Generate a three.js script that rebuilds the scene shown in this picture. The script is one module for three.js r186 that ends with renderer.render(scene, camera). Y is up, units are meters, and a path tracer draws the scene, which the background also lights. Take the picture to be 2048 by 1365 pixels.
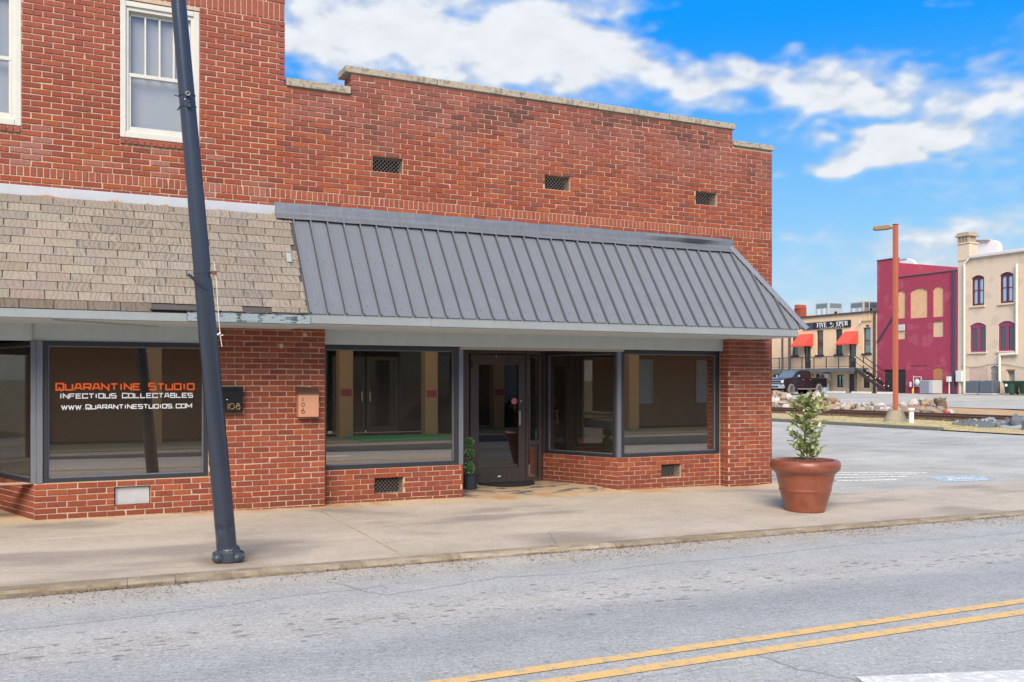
import * as THREE from 'three';
import { mergeGeometries } from 'three/addons/utils/BufferGeometryUtils.js';
import { RoundedBoxGeometry } from 'three/addons/geometries/RoundedBoxGeometry.js';
import { ConvexGeometry } from 'three/addons/geometries/ConvexGeometry.js';
import { createNoise2D, createNoise3D } from 'simplex-noise';

// ---------- camera, sky, sun, exposure ----------
const scene = new THREE.Scene();
const FACE = Math.atan(1900 / 3826);                                   // how far the lens is turned from square-on to the shop fronts
const camera = new THREE.PerspectiveCamera(2 * Math.atan(682.5 / 1900) * 180 / Math.PI, 1024 / 682, 0.1, 3000);
camera.position.set(0, 1.574, 11.57);
camera.lookAt(Math.sin(FACE) * 50, 1.574, 11.57 - Math.cos(FACE) * 50);
camera.setViewOffset(2048, 1365, 0, -79.5, 2048, 1365);                // rising lens shift, verticals stay upright

const rngOf = (s) => () => { s = (s + 0x6d2b79f5) | 0; let t = Math.imul(s ^ (s >>> 15), 1 | s); t = (t + Math.imul(t ^ (t >>> 7), 61 | t)) ^ t; return ((t ^ (t >>> 14)) >>> 0) / 4294967296; };
const rnd = rngOf(77), R = (a, b) => a + (b - a) * rnd();
const n2 = createNoise2D(rngOf(5)), n3 = createNoise3D(rngOf(6));
const clamp = (x, a = 0, b = 1) => Math.min(b, Math.max(a, x)), lerp = (a, b, t) => a + (b - a) * t;
const sm = (a, b, x) => { const t = clamp((x - a) / (b - a)); return t * t * (3 - 2 * t); };
const fbm2 = (x, y, o = 4) => { let v = 0, a = 0.5; for (let i = 0; i < o; i++) { v += a * n2(x, y); x = x * 2.03 + 7.1; y = y * 2.03 - 3.7; a *= 0.5; } return v; };

{ // sky: a clear winter blue with broken fair-weather cloud; bearing 0 = square into the shop fronts, elevation up, both in degrees
  const W = 4096, H = 2048, data = new Float32Array(W * H * 4);
  const cl = [[18.5, 20.6, 5.1, 2.6, 1.1], [14.4, 19.4, 1.9, 1.9, .9], [21.8, 18.9, 2.7, 1.3, .9], [25.7, 19.9, 1.9, 1.5, .8], [29, 20.5, 2.7, 1.3, .8], [32.4, 18.7, 3, 1.1, 1.15], [27.2, 18, 3.2, 1.0, .7], [37.6, 17.3, 3.3, .9, .9], [42.2, 16.8, 3, 1, 1], [46, 15.9, 3, 1.2, .95], [44.2, 14.8, 2, .8, .75], [47.7, 12.6, 3.3, 1.05, 1.35], [45.7, 12.1, 2, .6, .9], [50.2, 13, 1.7, .8, .9], [51.2, 14.2, 1.8, .8, .5], [53.8, 13.9, 1.4, 1, .9], [53.8, 15.4, 1.3, .7, .6], [50, 7.7, 2.9, .6, .75], [53.4, 7.9, 2.4, .6, .7], [43, 8.2, 1.8, .35, .5], [33.2, 21.4, 2.4, .5, .6], [50.7, 20, 1.6, .4, .5], [51.2, 6.6, 2.6, .5, .6], [47, 4.6, 6, .8, .35], [34, 17.8, 9, 2.0, .38], [24, 19.4, 9, 2.6, .35], [48, 12.7, 2.2, .8, .5]];
  const holes = [[13.2, 16.6, 1.3, 1.3, .9], [35.4, 14.6, 5.5, .8, .9], [38.6, 20.4, 4, 1.5, .9], [46.5, 19.2, 7, 1.4, .9], [24.2, 21.3, .8, .6, .6], [49, 16.9, 6, .5, .5], [40, 11, 4, 2.5, .8], [45.6, 14.1, 1.8, .45, .55], [51.5, 12.2, 1.2, 1.2, .4], [45, 9.6, 4, .9, .5]];
  for (let j = 0; j < H; j++) {
    const el = ((j + .5) / H - .5) * Math.PI, ed = el * 180 / Math.PI, ce = Math.cos(el), sy = Math.sin(el);
    const t1 = sm(-1, 11, ed), t2 = sm(7, 21, ed), t3 = sm(25, 90, ed);
    let r0 = lerp(lerp(lerp(.64, .27, t1), .008, t2), .03, t3), g0 = lerp(lerp(lerp(.79, .60, t1), .32, t2), .24, t3), b0 = lerp(lerp(lerp(.83, .95, t1), .96, t2), .74, t3);
    for (let i = 0; i < W; i++) {
      const o = (j * W + i) * 4;
      if (ed < -2) { data[o] = .28; data[o + 1] = .27; data[o + 2] = .26; data[o + 3] = 1; continue; }
      const ph = ((i + .5) / W - .5) * 2 * Math.PI, x = Math.cos(ph) * ce, z = Math.sin(ph) * ce;
      let az = Math.atan2(x, -z) * 180 / Math.PI;
      const fine = n3(x * 22, sy * 48, z * 22) * .5 + n3(x * 47 + 3, sy * 95, z * 47) * .27 + n3(x * 98, sy * 190 + 5, z * 98) * .15 + n3(x * 210, sy * 390, z * 210) * .08;
      const big = n3(x * 3.2 + 9, sy * 8, z * 3.2) * .6 + n3(x * 8 + 1, sy * 18, z * 8) * .4;
      let d;
      const near = az > -2 && az < 68 && ed < 34 ? sm(-2, 8, az) * sm(68, 60, az) * sm(34, 25, ed) : 0;
      const field = big * .9 + .22 + fine * .55 + .12 * sm(20, 60, ed);
      if (near > 0) {
        const aw = az + n3(x * 14, sy * 28, z * 14 + 8) * 1.7 + n3(x * 40, sy * 80, z * 40 + 8) * .5, ew = ed + n3(x * 14 + 4, sy * 28, z * 14) * .8 + n3(x * 40 + 4, sy * 80, z * 40) * .22;
        let s = 0;
        for (const b of cl) { const q = ((aw - b[0]) / b[2]) ** 2 + ((ew - b[1]) / (ew < b[1] ? b[3] * .75 : b[3] * 1.15)) ** 2; if (q < 9) s += b[4] * Math.exp(-q * .9); }
        for (const b of holes) { const q = ((aw - b[0]) / b[2]) ** 2 + ((ew - b[1]) / b[3]) ** 2; if (q < 9) s -= b[4] * Math.exp(-q * .9); }
        d = lerp(field, s * 1.08 + fine * .44 - .05 + big * .30, near);
      } else d = field;
      const c = sm(-.38, 1.22, d) * .96, thick = sm(.45, 1.15, d + fine * .3);
      const k = .74 + .12 * thick + fine * .07, cr = k * .97, cg = k * 1.0, cb = k * 1.035;
      data[o] = .74 * lerp(r0, cr, c); data[o + 1] = .74 * lerp(g0, cg, c); data[o + 2] = .74 * lerp(b0, cb, c); data[o + 3] = 1;
    }
  }
  const sky = new THREE.DataTexture(data, W, H, THREE.RGBAFormat, THREE.FloatType);
  sky.mapping = THREE.EquirectangularReflectionMapping; sky.magFilter = THREE.LinearFilter; sky.colorSpace = THREE.LinearSRGBColorSpace; sky.needsUpdate = true;
  scene.background = sky; scene.environment = sky;
}
const sun = new THREE.DirectionalLight(0xfff0dc, 4.0);
sun.position.set(-15, 30, 32); sun.target.position.set(4, 0, 0);
sun.castShadow = true; sun.shadow.radius = 70; sun.shadow.mapSize.set(2048, 2048);
Object.assign(sun.shadow.camera, { left: -60, right: 90, top: 60, bottom: -60, near: 1, far: 220 });
scene.add(sun, sun.target);
const renderer = new THREE.WebGLRenderer({ antialias: true });
renderer.setSize(1024, 682); renderer.shadowMap.enabled = true; renderer.shadowMap.type = THREE.PCFSoftShadowMap;
renderer.toneMapping = THREE.LinearToneMapping; renderer.toneMappingExposure = 1.4;

// ---------- helpers ----------
const used = {};
const numbered = (n) => { used[n] = (used[n] ?? -1) + 1; return used[n] ? n + '_' + String(used[n]).padStart(3, '0') : n; };
function thing(name, label, category, group, pos) { const g = new THREE.Group(); g.name = numbered(name); tag(g, label, category, group); if (pos) g.position.set(...pos); scene.add(g); return g; }
function tag(o, label, category, group) { Object.assign(o.userData, { label, category }); if (group) o.userData.group = group; return o; }
function sub(name, parent) { const g = new THREE.Group(); g.name = name; parent.add(g); return g; }
function mesh(name, geo, mat, parent) { const g = Array.isArray(geo) ? (geo.length > 1 ? join(geo) : geo[0]) : geo; const m = new THREE.Mesh(g, mat); m.name = parent ? name : numbered(name); m.castShadow = m.receiveShadow = true; (parent || scene).add(m); return m; }
function solo(name, geo, mat, label, category, group) { return tag(mesh(name, geo, mat), label, category, group); }
function struct(name, geo, mat) { const m = mesh(name, geo, mat); m.userData.kind = 'structure'; return m; }
function stuff(m) { m.userData.kind = 'stuff'; return m; }
function join(list) { return mergeGeometries(list.map((g) => { g = g.index ? g.toNonIndexed() : g; for (const k of Object.keys(g.attributes)) if (!['position', 'normal', 'uv', 'color'].includes(k)) g.deleteAttribute(k); return g; }).map((g, i, a) => { if (a.some((q) => !q.attributes.color)) g.deleteAttribute('color'); return g; })); }
function metric(g) { // texture coordinates in metres, by the facing of each face
  if (g.index) g = g.toNonIndexed(); if (!g.attributes.normal) g.computeVertexNormals();
  const p = g.attributes.position, n = g.attributes.normal, uv = new Float32Array(p.count * 2);
  for (let i = 0; i < p.count; i++) { const ax = Math.abs(n.getX(i)), ay = Math.abs(n.getY(i)), az = Math.abs(n.getZ(i)); const [u, v] = ay > ax && ay > az ? [p.getX(i), p.getZ(i)] : ax > az ? [p.getZ(i), p.getY(i)] : [p.getX(i), p.getY(i)]; uv[2 * i] = u; uv[2 * i + 1] = v; }
  g.setAttribute('uv', new THREE.BufferAttribute(uv, 2)); return g;
}
const BB = (x0, x1, y0, y1, z0, z1) => metric(new THREE.BoxGeometry(Math.abs(x1 - x0), Math.abs(y1 - y0), Math.abs(z1 - z0)).translate((x0 + x1) / 2, (y0 + y1) / 2, (z0 + z1) / 2));
const RB = (x0, x1, y0, y1, z0, z1, r = .01) => metric(new RoundedBoxGeometry(Math.abs(x1 - x0), Math.abs(y1 - y0), Math.abs(z1 - z0), 2, r).translate((x0 + x1) / 2, (y0 + y1) / 2, (z0 + z1) / 2));
const CY = (r0, r1, h, x, y, z, seg = 16) => new THREE.CylinderGeometry(r1, r0, h, seg).translate(x, y + h / 2, z);
function rod(a, b, r, seg = 10, r2 = r) { const A = new THREE.Vector3(...a), B = new THREE.Vector3(...b), d = B.clone().sub(A); const g = new THREE.CylinderGeometry(r2, r, d.length(), seg); g.applyQuaternion(new THREE.Quaternion().setFromUnitVectors(new THREE.Vector3(0, 1, 0), d.clone().normalize())); return g.translate(...A.add(B).multiplyScalar(.5).toArray()); }
function beam(a, b, w, h) { const A = new THREE.Vector3(...a), B = new THREE.Vector3(...b), d = B.clone().sub(A), L = d.length(); const g = new THREE.BoxGeometry(w, h, L); const m = new THREE.Matrix4().lookAt(B, A, new THREE.Vector3(0, 1, 0)); return g.applyMatrix4(m).translate(...A.add(B).multiplyScalar(.5).toArray()); }
class MB { // plain quads and triangles with a colour each
  constructor() { this.p = []; this.n = []; this.u = []; this.c = []; }
  tri(a, b, c, col, uv) { const e = [b[0] - a[0], b[1] - a[1], b[2] - a[2]], f = [c[0] - a[0], c[1] - a[1], c[2] - a[2]]; let n = [e[1] * f[2] - e[2] * f[1], e[2] * f[0] - e[0] * f[2], e[0] * f[1] - e[1] * f[0]]; const l = Math.hypot(...n) || 1; n = n.map((v) => v / l); const A = n.map(Math.abs);
    [a, b, c].forEach((q, k) => { this.p.push(...q); this.n.push(...n); this.u.push(...(uv ? uv[k] : A[1] > A[0] && A[1] > A[2] ? [q[0], q[2]] : A[0] > A[2] ? [q[2], q[1]] : [q[0], q[1]])); this.c.push(...(col || [1, 1, 1])); }); }
  quad(a, b, c, d, col, uv) { this.tri(a, b, c, col, uv && [uv[0], uv[1], uv[2]]); this.tri(a, c, d, col, uv && [uv[0], uv[2], uv[3]]); }
  geo() { const g = new THREE.BufferGeometry(); g.setAttribute('position', new THREE.Float32BufferAttribute(this.p, 3)); g.setAttribute('normal', new THREE.Float32BufferAttribute(this.n, 3)); g.setAttribute('uv', new THREE.Float32BufferAttribute(this.u, 2)); g.setAttribute('color', new THREE.Float32BufferAttribute(this.c, 3)); return g; }
}
// a texture of N x N texels over 1 unit; f(u, v, noise) returns [r,g,b] linear or one number
function tex(N, f, srgb = true) {
  const d = new Uint8Array(N * N * 4), enc = (v) => Math.round(255 * (srgb ? (v <= .0031308 ? 12.92 * v : 1.055 * Math.pow(clamp(v), 1 / 2.4) - .055) : clamp(v)));
  for (let j = 0; j < N; j++) for (let i = 0; i < N; i++) { let c = f(i / N, j / N); if (!c.length) c = [c, c, c]; const o = (j * N + i) * 4; d[o] = enc(c[0]); d[o + 1] = enc(c[1]); d[o + 2] = enc(c[2]); d[o + 3] = 255; }
  const t = new THREE.DataTexture(d, N, N); t.wrapS = t.wrapT = THREE.RepeatWrapping; t.magFilter = THREE.LinearFilter; t.minFilter = THREE.LinearMipmapLinearFilter; t.generateMipmaps = true; t.colorSpace = srgb ? THREE.SRGBColorSpace : THREE.NoColorSpace; t.needsUpdate = true; return t;
}
const rep = (t, s) => { t = t.clone(); t.repeat.set(s, s); t.needsUpdate = true; return t; };
// noise that wraps round over the unit square
const tn = (u, v, k, s = 0) => { const a = u * 2 * Math.PI, b = v * 2 * Math.PI, r = k / (2 * Math.PI); return n3(Math.cos(a) * r + s, Math.sin(a) * r + 3 * s, Math.cos(b) * r * .97 + 5) * .5 + n3(Math.cos(b) * r + 2 * s, Math.sin(b) * r - s, Math.sin(a) * r * .97 - 9) * .5; };
const lin = (r, g, b) => new THREE.Color().setRGB(r, g, b);
const M = (c, o = {}) => new THREE.MeshStandardMaterial({ color: c.isColor ? c : lin(...c), roughness: .8, ...o });

const hash = rngOf(31), grainA = new Float32Array(256 * 256).map(() => hash());
const white = (u, v, N) => grainA[((Math.floor(v * N) & 255) << 8) | (Math.floor(u * N) & 255)];
const T = {
  brick: tex(512, (u, v) => { const g = .86 + .16 * tn(u, v, 18, 1) + .12 * tn(u, v, 60, 2) + .10 * tn(u * 6 % 1, v, 12, 4) + .12 * (white(u, v, 256) - .5) - (white(u + .3, v, 128) > .985 ? .35 : 0); return [g, g * (.97 + .03 * tn(u, v, 9, 7)), g * .97]; }),
  brickBump: tex(512, (u, v) => .5 + .25 * tn(u, v, 60, 2) + .25 * (white(u, v, 256) - .5) + .2 * tn(u, v, 140, 5), false),
  mortar: tex(256, (u, v) => .85 + .15 * tn(u, v, 14, 3) + .14 * (white(u, v, 256) - .5)),
  fine: tex(256, (u, v) => .5 + .3 * tn(u, v, 50, 3) + .4 * (white(u, v, 256) - .5), false),
  agg: tex(512, (u, v) => { const w = white(u, v, 256), w2 = white(u + .37, v + .11, 256); return .80 + .12 * tn(u, v, 12, 8) + .18 * tn(u, v, 90, 6) + .34 * (w - .5) + (w2 > .965 ? .38 : w2 < .06 ? -.26 : 0); }),
  aggBump: tex(512, (u, v) => .5 + .5 * (white(u, v, 256) - .5) + .3 * tn(u, v, 90, 6), false),
  conc: tex(512, (u, v) => .9 + .08 * tn(u, v, 8, 8) + .08 * tn(u, v, 40, 6) + .10 * (white(u, v, 256) - .5) - (white(u + .2, v, 200) > .988 ? .22 : 0)),
  paint: tex(512, (u, v) => .93 + .05 * tn(u, v, 5, 8) + .04 * tn(u, v, 22, 6) + .02 * (white(u, v, 256) - .5)),
  streak: tex(512, (u, v) => .88 + .08 * tn(u, v * .25, 24, 2) + .08 * tn(u * 3 % 1, v * .12, 30, 9) + .05 * tn(u, v, 30, 4)),
  worn: tex(512, (u, v) => { const w = sm(-.1, .35, tn(u, v, 16, 8) + .7 * tn(u, v, 55, 6)); return .8 + .2 * w; }),
};
T.brick.repeat.set(2.2, 2.2); T.brickBump.repeat.set(2.2, 2.2);
const mBrick = new THREE.MeshStandardMaterial({ vertexColors: true, roughness: .92, map: T.brick, bumpMap: T.brickBump, bumpScale: .0025 });
const mMortar = M([.62, .46, .335], { roughness: .98, map: rep(T.mortar, 3), bumpMap: rep(T.fine, 4), bumpScale: .003 });
T.lichen = tex(512, (u, v) => { const s = sm(-.05, .4, tn(u, v, 14, 3) + .5 * tn(u, v, 50, 4)), n = white(u, v, 256) - .5; return [lerp(.37, .235, s), lerp(.33, .21, s), lerp(.26, .165, s)].map((q) => q * (1 + .35 * n)); });
const mStone = M([1, 1, 1], { map: rep(T.lichen, .9), bumpMap: rep(T.fine, 2), bumpScale: .004, roughness: .95 });
const mFrame = M([.05, .052, .062], { roughness: .42, metalness: .35, map: rep(T.streak, 1.2) });
const mFrameLight = M([.20, .215, .245], { roughness: .45, metalness: .3, map: rep(T.streak, 1.2) });
const mBronze = M([.105, .088, .088], { roughness: .4, metalness: .4, map: rep(T.streak, 1.2) });
const mTrimWhite = M([.60, .60, .55], { roughness: .5, map: rep(T.paint, 1) });
const mDark = M([.012, .012, .013], { roughness: .9 });
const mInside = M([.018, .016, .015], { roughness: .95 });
const mGlass = new THREE.MeshPhysicalMaterial({ color: lin(.86, .82, .76), roughness: .008, metalness: .012, transmission: 1, thickness: 0, ior: 2.3 });
const mGlassUp = new THREE.MeshPhysicalMaterial({ color: lin(.9, .9, .9), roughness: .02, metalness: .06, transmission: 1, thickness: 0, ior: 1.75 });
const film = (o, c = [.80, .66, .48]) => new THREE.MeshStandardMaterial({ color: lin(...c), metalness: 1, roughness: .006, transparent: true, opacity: o });
const mChrome = M([.75, .76, .78], { roughness: .2, metalness: 1 });
const mSteel = M([.55, .55, .53], { roughness: .35, metalness: .9 });
// ---------- ground heights ----------
const walkY = (x, z) => .055 - .0115 * Math.min(x, 10.4) - .019 * z + (x > 10.4 ? lerp(-.0115 * (x - 10.4), .0265 - .002 * (x - 10.4), sm(3.45, 1.35, z)) - .0 : 0);
const roadY = (x, z) => -.062 - .0108 * x - .02 * sm(1.2, -.6, x) * sm(5, 3.4, z) + .013 * Math.min(Math.max(z - 3.45, 0), 3.4) - .013 * Math.max(0, z - 6.85);
const lotY = (x) => lerp(-.097, 0, sm(12, 25.5, x));
const farY = (x) => Math.max(0, x - 25.5) * .0125;

// ---------- brickwork ----------
// a wall face: origin (x, z), direction of s (x, z); the face looks along u x up
const face = (ox, oz, ux, uz) => { const l = Math.hypot(ux, uz); ux /= l; uz /= l; return { ox, oz, ux, uz, at: (s, y, n) => [ox + ux * s - uz * n, y, oz + uz * s + ux * n] }; };
function bar(F, s0, s1, y0, y1, n0, n1, r = 0) { const g = r ? new RoundedBoxGeometry(s1 - s0, y1 - y0, n1 - n0, 2, r) : new THREE.BoxGeometry(s1 - s0, y1 - y0, n1 - n0); metric(g.index ? g : g); const q = metric(g).translate((s0 + s1) / 2, (y0 + y1) / 2, (n0 + n1) / 2); const m = new THREE.Matrix4().set(F.ux, 0, -F.uz, F.ox, 0, 1, 0, 0, F.uz, 0, F.ux, F.oz, 0, 0, 0, 1); return q.applyMatrix4(m); }
function brickInto(mb, b) {
  const { F, s0, s1, y0, y1, col } = b, e = .0035, r = rngOf(Math.floor((s0 + 40) * 9973 + (y0 + 9) * 77777 + F.ox * 555)), j = () => (r() - .5) * .0042, n = (r() - .5) * .005 + (b.proud || 0), back = n - .03 - (b.proud || 0);
  const c = [[s0 + j() * .5, y0 + j()], [s1 + j() * .5, y0 + j()], [s1 + j() * .5, y1 + j()], [s0 + j() * .5, y1 + j()]];
  if (r() < .06) { const k = Math.floor(r() * 4); c[k][0] += (k === 0 || k === 3 ? 1 : -1) * .012 * r(); c[k][1] += (k < 2 ? 1 : -1) * .009 * r(); }
  const f = c.map((q, k) => F.at(q[0] + (k === 0 || k === 3 ? e : -e), q[1] + (k < 2 ? e : -e), n + j() * .3)), o = c.map((q) => F.at(q[0], q[1], n - e)), k = c.map((q) => F.at(q[0], q[1], back));
  const sh = [r() * 5, r() * 5], uv = [[s0, y0], [s1, y0], [s1, y1], [s0, y1]].map((q) => [q[0] + sh[0], q[1] + sh[1]]);
  mb.quad(f[0], f[1], f[2], f[3], col, uv);
  for (let i = 0; i < 4; i++) { const a = i, d = (i + 1) % 4; mb.quad(o[a], o[d], f[d], f[a], col); mb.quad(k[a], k[d], o[d], o[a], col); }
}
const PAL = [[.33, .064, .034], [.30, .058, .034], [.35, .072, .036], [.285, .056, .036], [.37, .084, .038], [.29, .062, .044], [.26, .054, .036], [.32, .068, .042], [.34, .066, .034]];
function toneAt(x, y, r, kind) {
  let c = PAL[Math.floor(r() * PAL.length)].slice(); c[1] *= 1.17; c[2] *= 1.0; const v = .86 + .22 * r(); c = c.map((q) => q * v);
  const mix = (to, t) => { c = c.map((q, i) => lerp(q, to[i], clamp(t))); };
  const w = fbm2(x * .9, y * 1.3, 3), w2 = fbm2(x * .5 + 30, y * 2.2, 3);
  if (kind === 'right') { const st = fbm2(x * 3.2, y * .5 + 8, 3); mix([.31, .115, .095], sm(4.3, 5.2, y + w * .5) * (.6 + .4 * w)); mix([.11, .048, .042], sm(4.55, 5.45, y + .5 * st) * sm(.0, .4, w2 + .4 * st) * .8); mix([.14, .052, .042], sm(.2, .5, st) * sm(3.9, 4.6, y) * .35); if (r() < .05 && y > 4) mix([.16, .07, .062], .55); }
  if (kind === 'left') { mix([.33, .095, .068], sm(4.6, 5.6, y + w * .3) * .5); if (y > 3.4 && y < 4.4) mix([.36, .165, .135], sm(.15, .5, fbm2(x * 1.6 + 5, y * 1.2, 2)) * .8); }
  if (y < .5) mix([.20, .052, .030], sm(.32, .02, y + w * .12) * .75);
  if (y > .5 && y < 2.3) { mix([.36, .15, .115], sm(.25, .6, fbm2(x * 2.1, y * 2.1 + 40, 3)) * .45); }
  return c;
}
// rows of stretchers over a face, cut round the openings
function bond(list, F, s0, s1, y0, rows, o) {
  const r = rngOf(o.seed || 3), L = o.L, H = o.H, J = o.J || .011;
  for (let k = 0; k < rows; k++) {
    const a = y0 + k * H + J / 2, b = y0 + (k + 1) * H - J / 2, ph = (k + (o.odd || 0)) % 2 ? L / 2 : 0;
    let A = typeof s0 === 'function' ? s0((a + b) / 2, k) : s0, B = typeof s1 === 'function' ? s1((a + b) / 2, k) : s1;
    const drift = (r() - .5) * .012;
    const s00 = o.anchor !== undefined ? o.anchor + Math.floor((A - .5 - o.anchor) / L) * L : Math.floor((A - 1) / L) * L + (o.shift || 0);
    for (let s = s00 + ph; s < B; s += L) {
      const wob = (r() - .5) * .006; let segs = [[s < A + .03 ? A + J / 2 : s + drift + J / 2 + wob, s + L > B - .03 ? B - J / 2 : s + drift + L - J / 2 + wob]];
      for (const h of o.holes || []) if (Math.min(b, h[3]) - Math.max(a, h[2]) > H * .35) segs = segs.flatMap(([p, q]) => q <= h[0] || p >= h[1] ? [[p, q]] : [[p, Math.min(q, h[0] - .002)], [Math.max(p, h[1] + .002), q]]);
      for (const [p, q] of segs) if (q - p > .022) { const P = F.at((p + q) / 2, 0, 0); list.push({ F, s0: p, s1: q, y0: a, y1: b, col: toneAt(P[0] - P[2], (a + b) / 2, r, o.kind), proud: o.proud }); }
    }
  }
}
function upright(list, F, s0, s1, y0, y1, o) { const r = rngOf(o.seed || 9), W = o.W; for (let s = s0; s < s1 - .02; s += W) { const P = F.at(s, 0, 0); list.push({ F, s0: s + .0055, s1: Math.min(s + W, s1) - .0055, y0: y0 + .006, y1: y1 - .006, col: toneAt(P[0] - P[2], y0, r, o.kind).map((q, i) => lerp(q, [.38, .13, .085][i], .35)), proud: o.proud }); } }
function layBricks(list, wall, rest) { // the 300 that show largest are bricks of their own, the others one mass
  for (const b of list) { const p = b.F.at((b.s0 + b.s1) / 2, (b.y0 + b.y1) / 2, 0); const px = [p[0] - 0, p[2] - 11.57], Z = px[0] * Math.sin(FACE) - px[1] * Math.cos(FACE), X = (px[0] * Math.cos(FACE) + px[1] * Math.sin(FACE)) / Z * 1900 + 1024, Y = 762 - 1900 * (p[1] - 1.574) / Z; b.z = X > 0 && X < 2048 && Y > 0 && Y < 1365 && b.s1 - b.s0 > .09 && !b.hid ? 1 / (Z * Z) * (b.s1 - b.s0) : 0; }
  list.sort((a, b) => b.z - a.z);
  const mass = new MB();
  list.forEach((b, i) => { if (i < 300) { const mb = new MB(); brickInto(mb, b); mesh('brick', mb.geo(), mBrick, wall); } else brickInto(mass, b); });
  stuff(mesh(rest, mass.geo(), mBrick, wall));
}
function slab(outline, holes, depth, z) { const s = new THREE.Shape(outline.map((p) => new THREE.Vector2(...p))); for (const h of holes) s.holes.push(new THREE.Path([[h[0], h[2]], [h[0], h[3]], [h[1], h[3]], [h[1], h[2]]].map((p) => new THREE.Vector2(...p)))); return metric(new THREE.ExtrudeGeometry(s, { depth, bevelEnabled: false }).translate(0, 0, z - depth)); }
const FRONT = face(0, 0, 1, 0), RECESS = face(0, -.2, 1, 0);
const SEAM = 2.602, seam = (y) => SEAM + (Math.sin(y / .132 * 2 * Math.PI) > 0 ? .05 : -.05);

// a glazed shop window: frame bars and pane
function glazed(name, parent, F, s0, s1, y0, y1, fw, nBack, nFront, mat, paneMat = mGlass, bottom = fw, op = .2) {
  const w = sub(name, parent), e = .004;
  mesh('frame', [bar(F, s0, s0 + fw, y0 + bottom, y1 - fw, nBack, nFront, e), bar(F, s1 - fw, s1, y0 + bottom, y1 - fw, nBack, nFront, e), bar(F, s0, s1, y0, y0 + bottom, nBack, nFront, e), bar(F, s0, s1, y1 - fw, y1, nBack, nFront, e)], mat, w);
  const m = (nBack + nFront) / 2 - .01, q = .012;
  mesh('glazing_bead', [bar(F, s0 + fw, s0 + fw + q, y0 + bottom + q, y1 - fw - q, m, m + .02), bar(F, s1 - fw - q, s1 - fw, y0 + bottom + q, y1 - fw - q, m, m + .02), bar(F, s0 + fw, s1 - fw, y0 + bottom, y0 + bottom + q, m, m + .02), bar(F, s0 + fw, s1 - fw, y1 - fw - q, y1 - fw, m, m + .02)], mFrameLight, w);
  for (const d of [0, .018]) mesh('pane', bar(F, s0 + fw + .003, s1 - fw - .003, y0 + bottom + .003, y1 - fw - .003, m - .004 - d, m + .002 - d), paneMat, w);
  { const q0 = F.at(s0 + fw, y0 + bottom, m - .010), q1 = F.at(s1 - fw, y0 + bottom, m - .010), q2 = F.at(s1 - fw, y1 - fw, m - .010), q3 = F.at(s0 + fw, y1 - fw, m - .010), mb = new MB(); mb.quad(q0, q1, q2, q3); mesh('window_film', mb.geo(), film(op), w); }
  return w;
}
function lattice(name, parent, F, s0, s1, y0, y1, n) { // a crossed-bar air vent set back in its hole
  const v = sub(name, parent);
  mesh('vent_back', bar(F, s0, s1, y0, y1, n - .24, n - .20), mDark, v);
  const g = [], st = .05; const mk = (dir, nn) => { for (let k = -8; k < 12; k++) { const a = s0 + k * st; const pts = []; for (const [p, q] of dir > 0 ? [[a, y0], [a + (y1 - y0), y1]] : [[a + (y1 - y0), y0], [a, y1]]) pts.push([p, q]); let [[xa, ya], [xb, yb]] = pts; const cut = (x, y, X, Y) => { if (x < s0) { y += (s0 - x) * (Y - y) / (X - x); x = s0; } if (x > s1) { y += (s1 - x) * (Y - y) / (X - x); x = s1; } return [x, y]; }; if (Math.max(xa, xb) <= s0 + .008 || Math.min(xa, xb) >= s1 - .008) continue; const A = cut(xa, ya, xb, yb), B = cut(xb, yb, xa, ya); g.push(beam(F.at(...A, nn), F.at(...B, nn), .0055, .0055)); } };
  mk(1, n - .045); mk(-1, n - .053);
  mesh('lattice', g.map((q) => metric(q)), M([.13, .115, .105], { roughness: .8, metalness: .2 }), v);
  return v;
}

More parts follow.
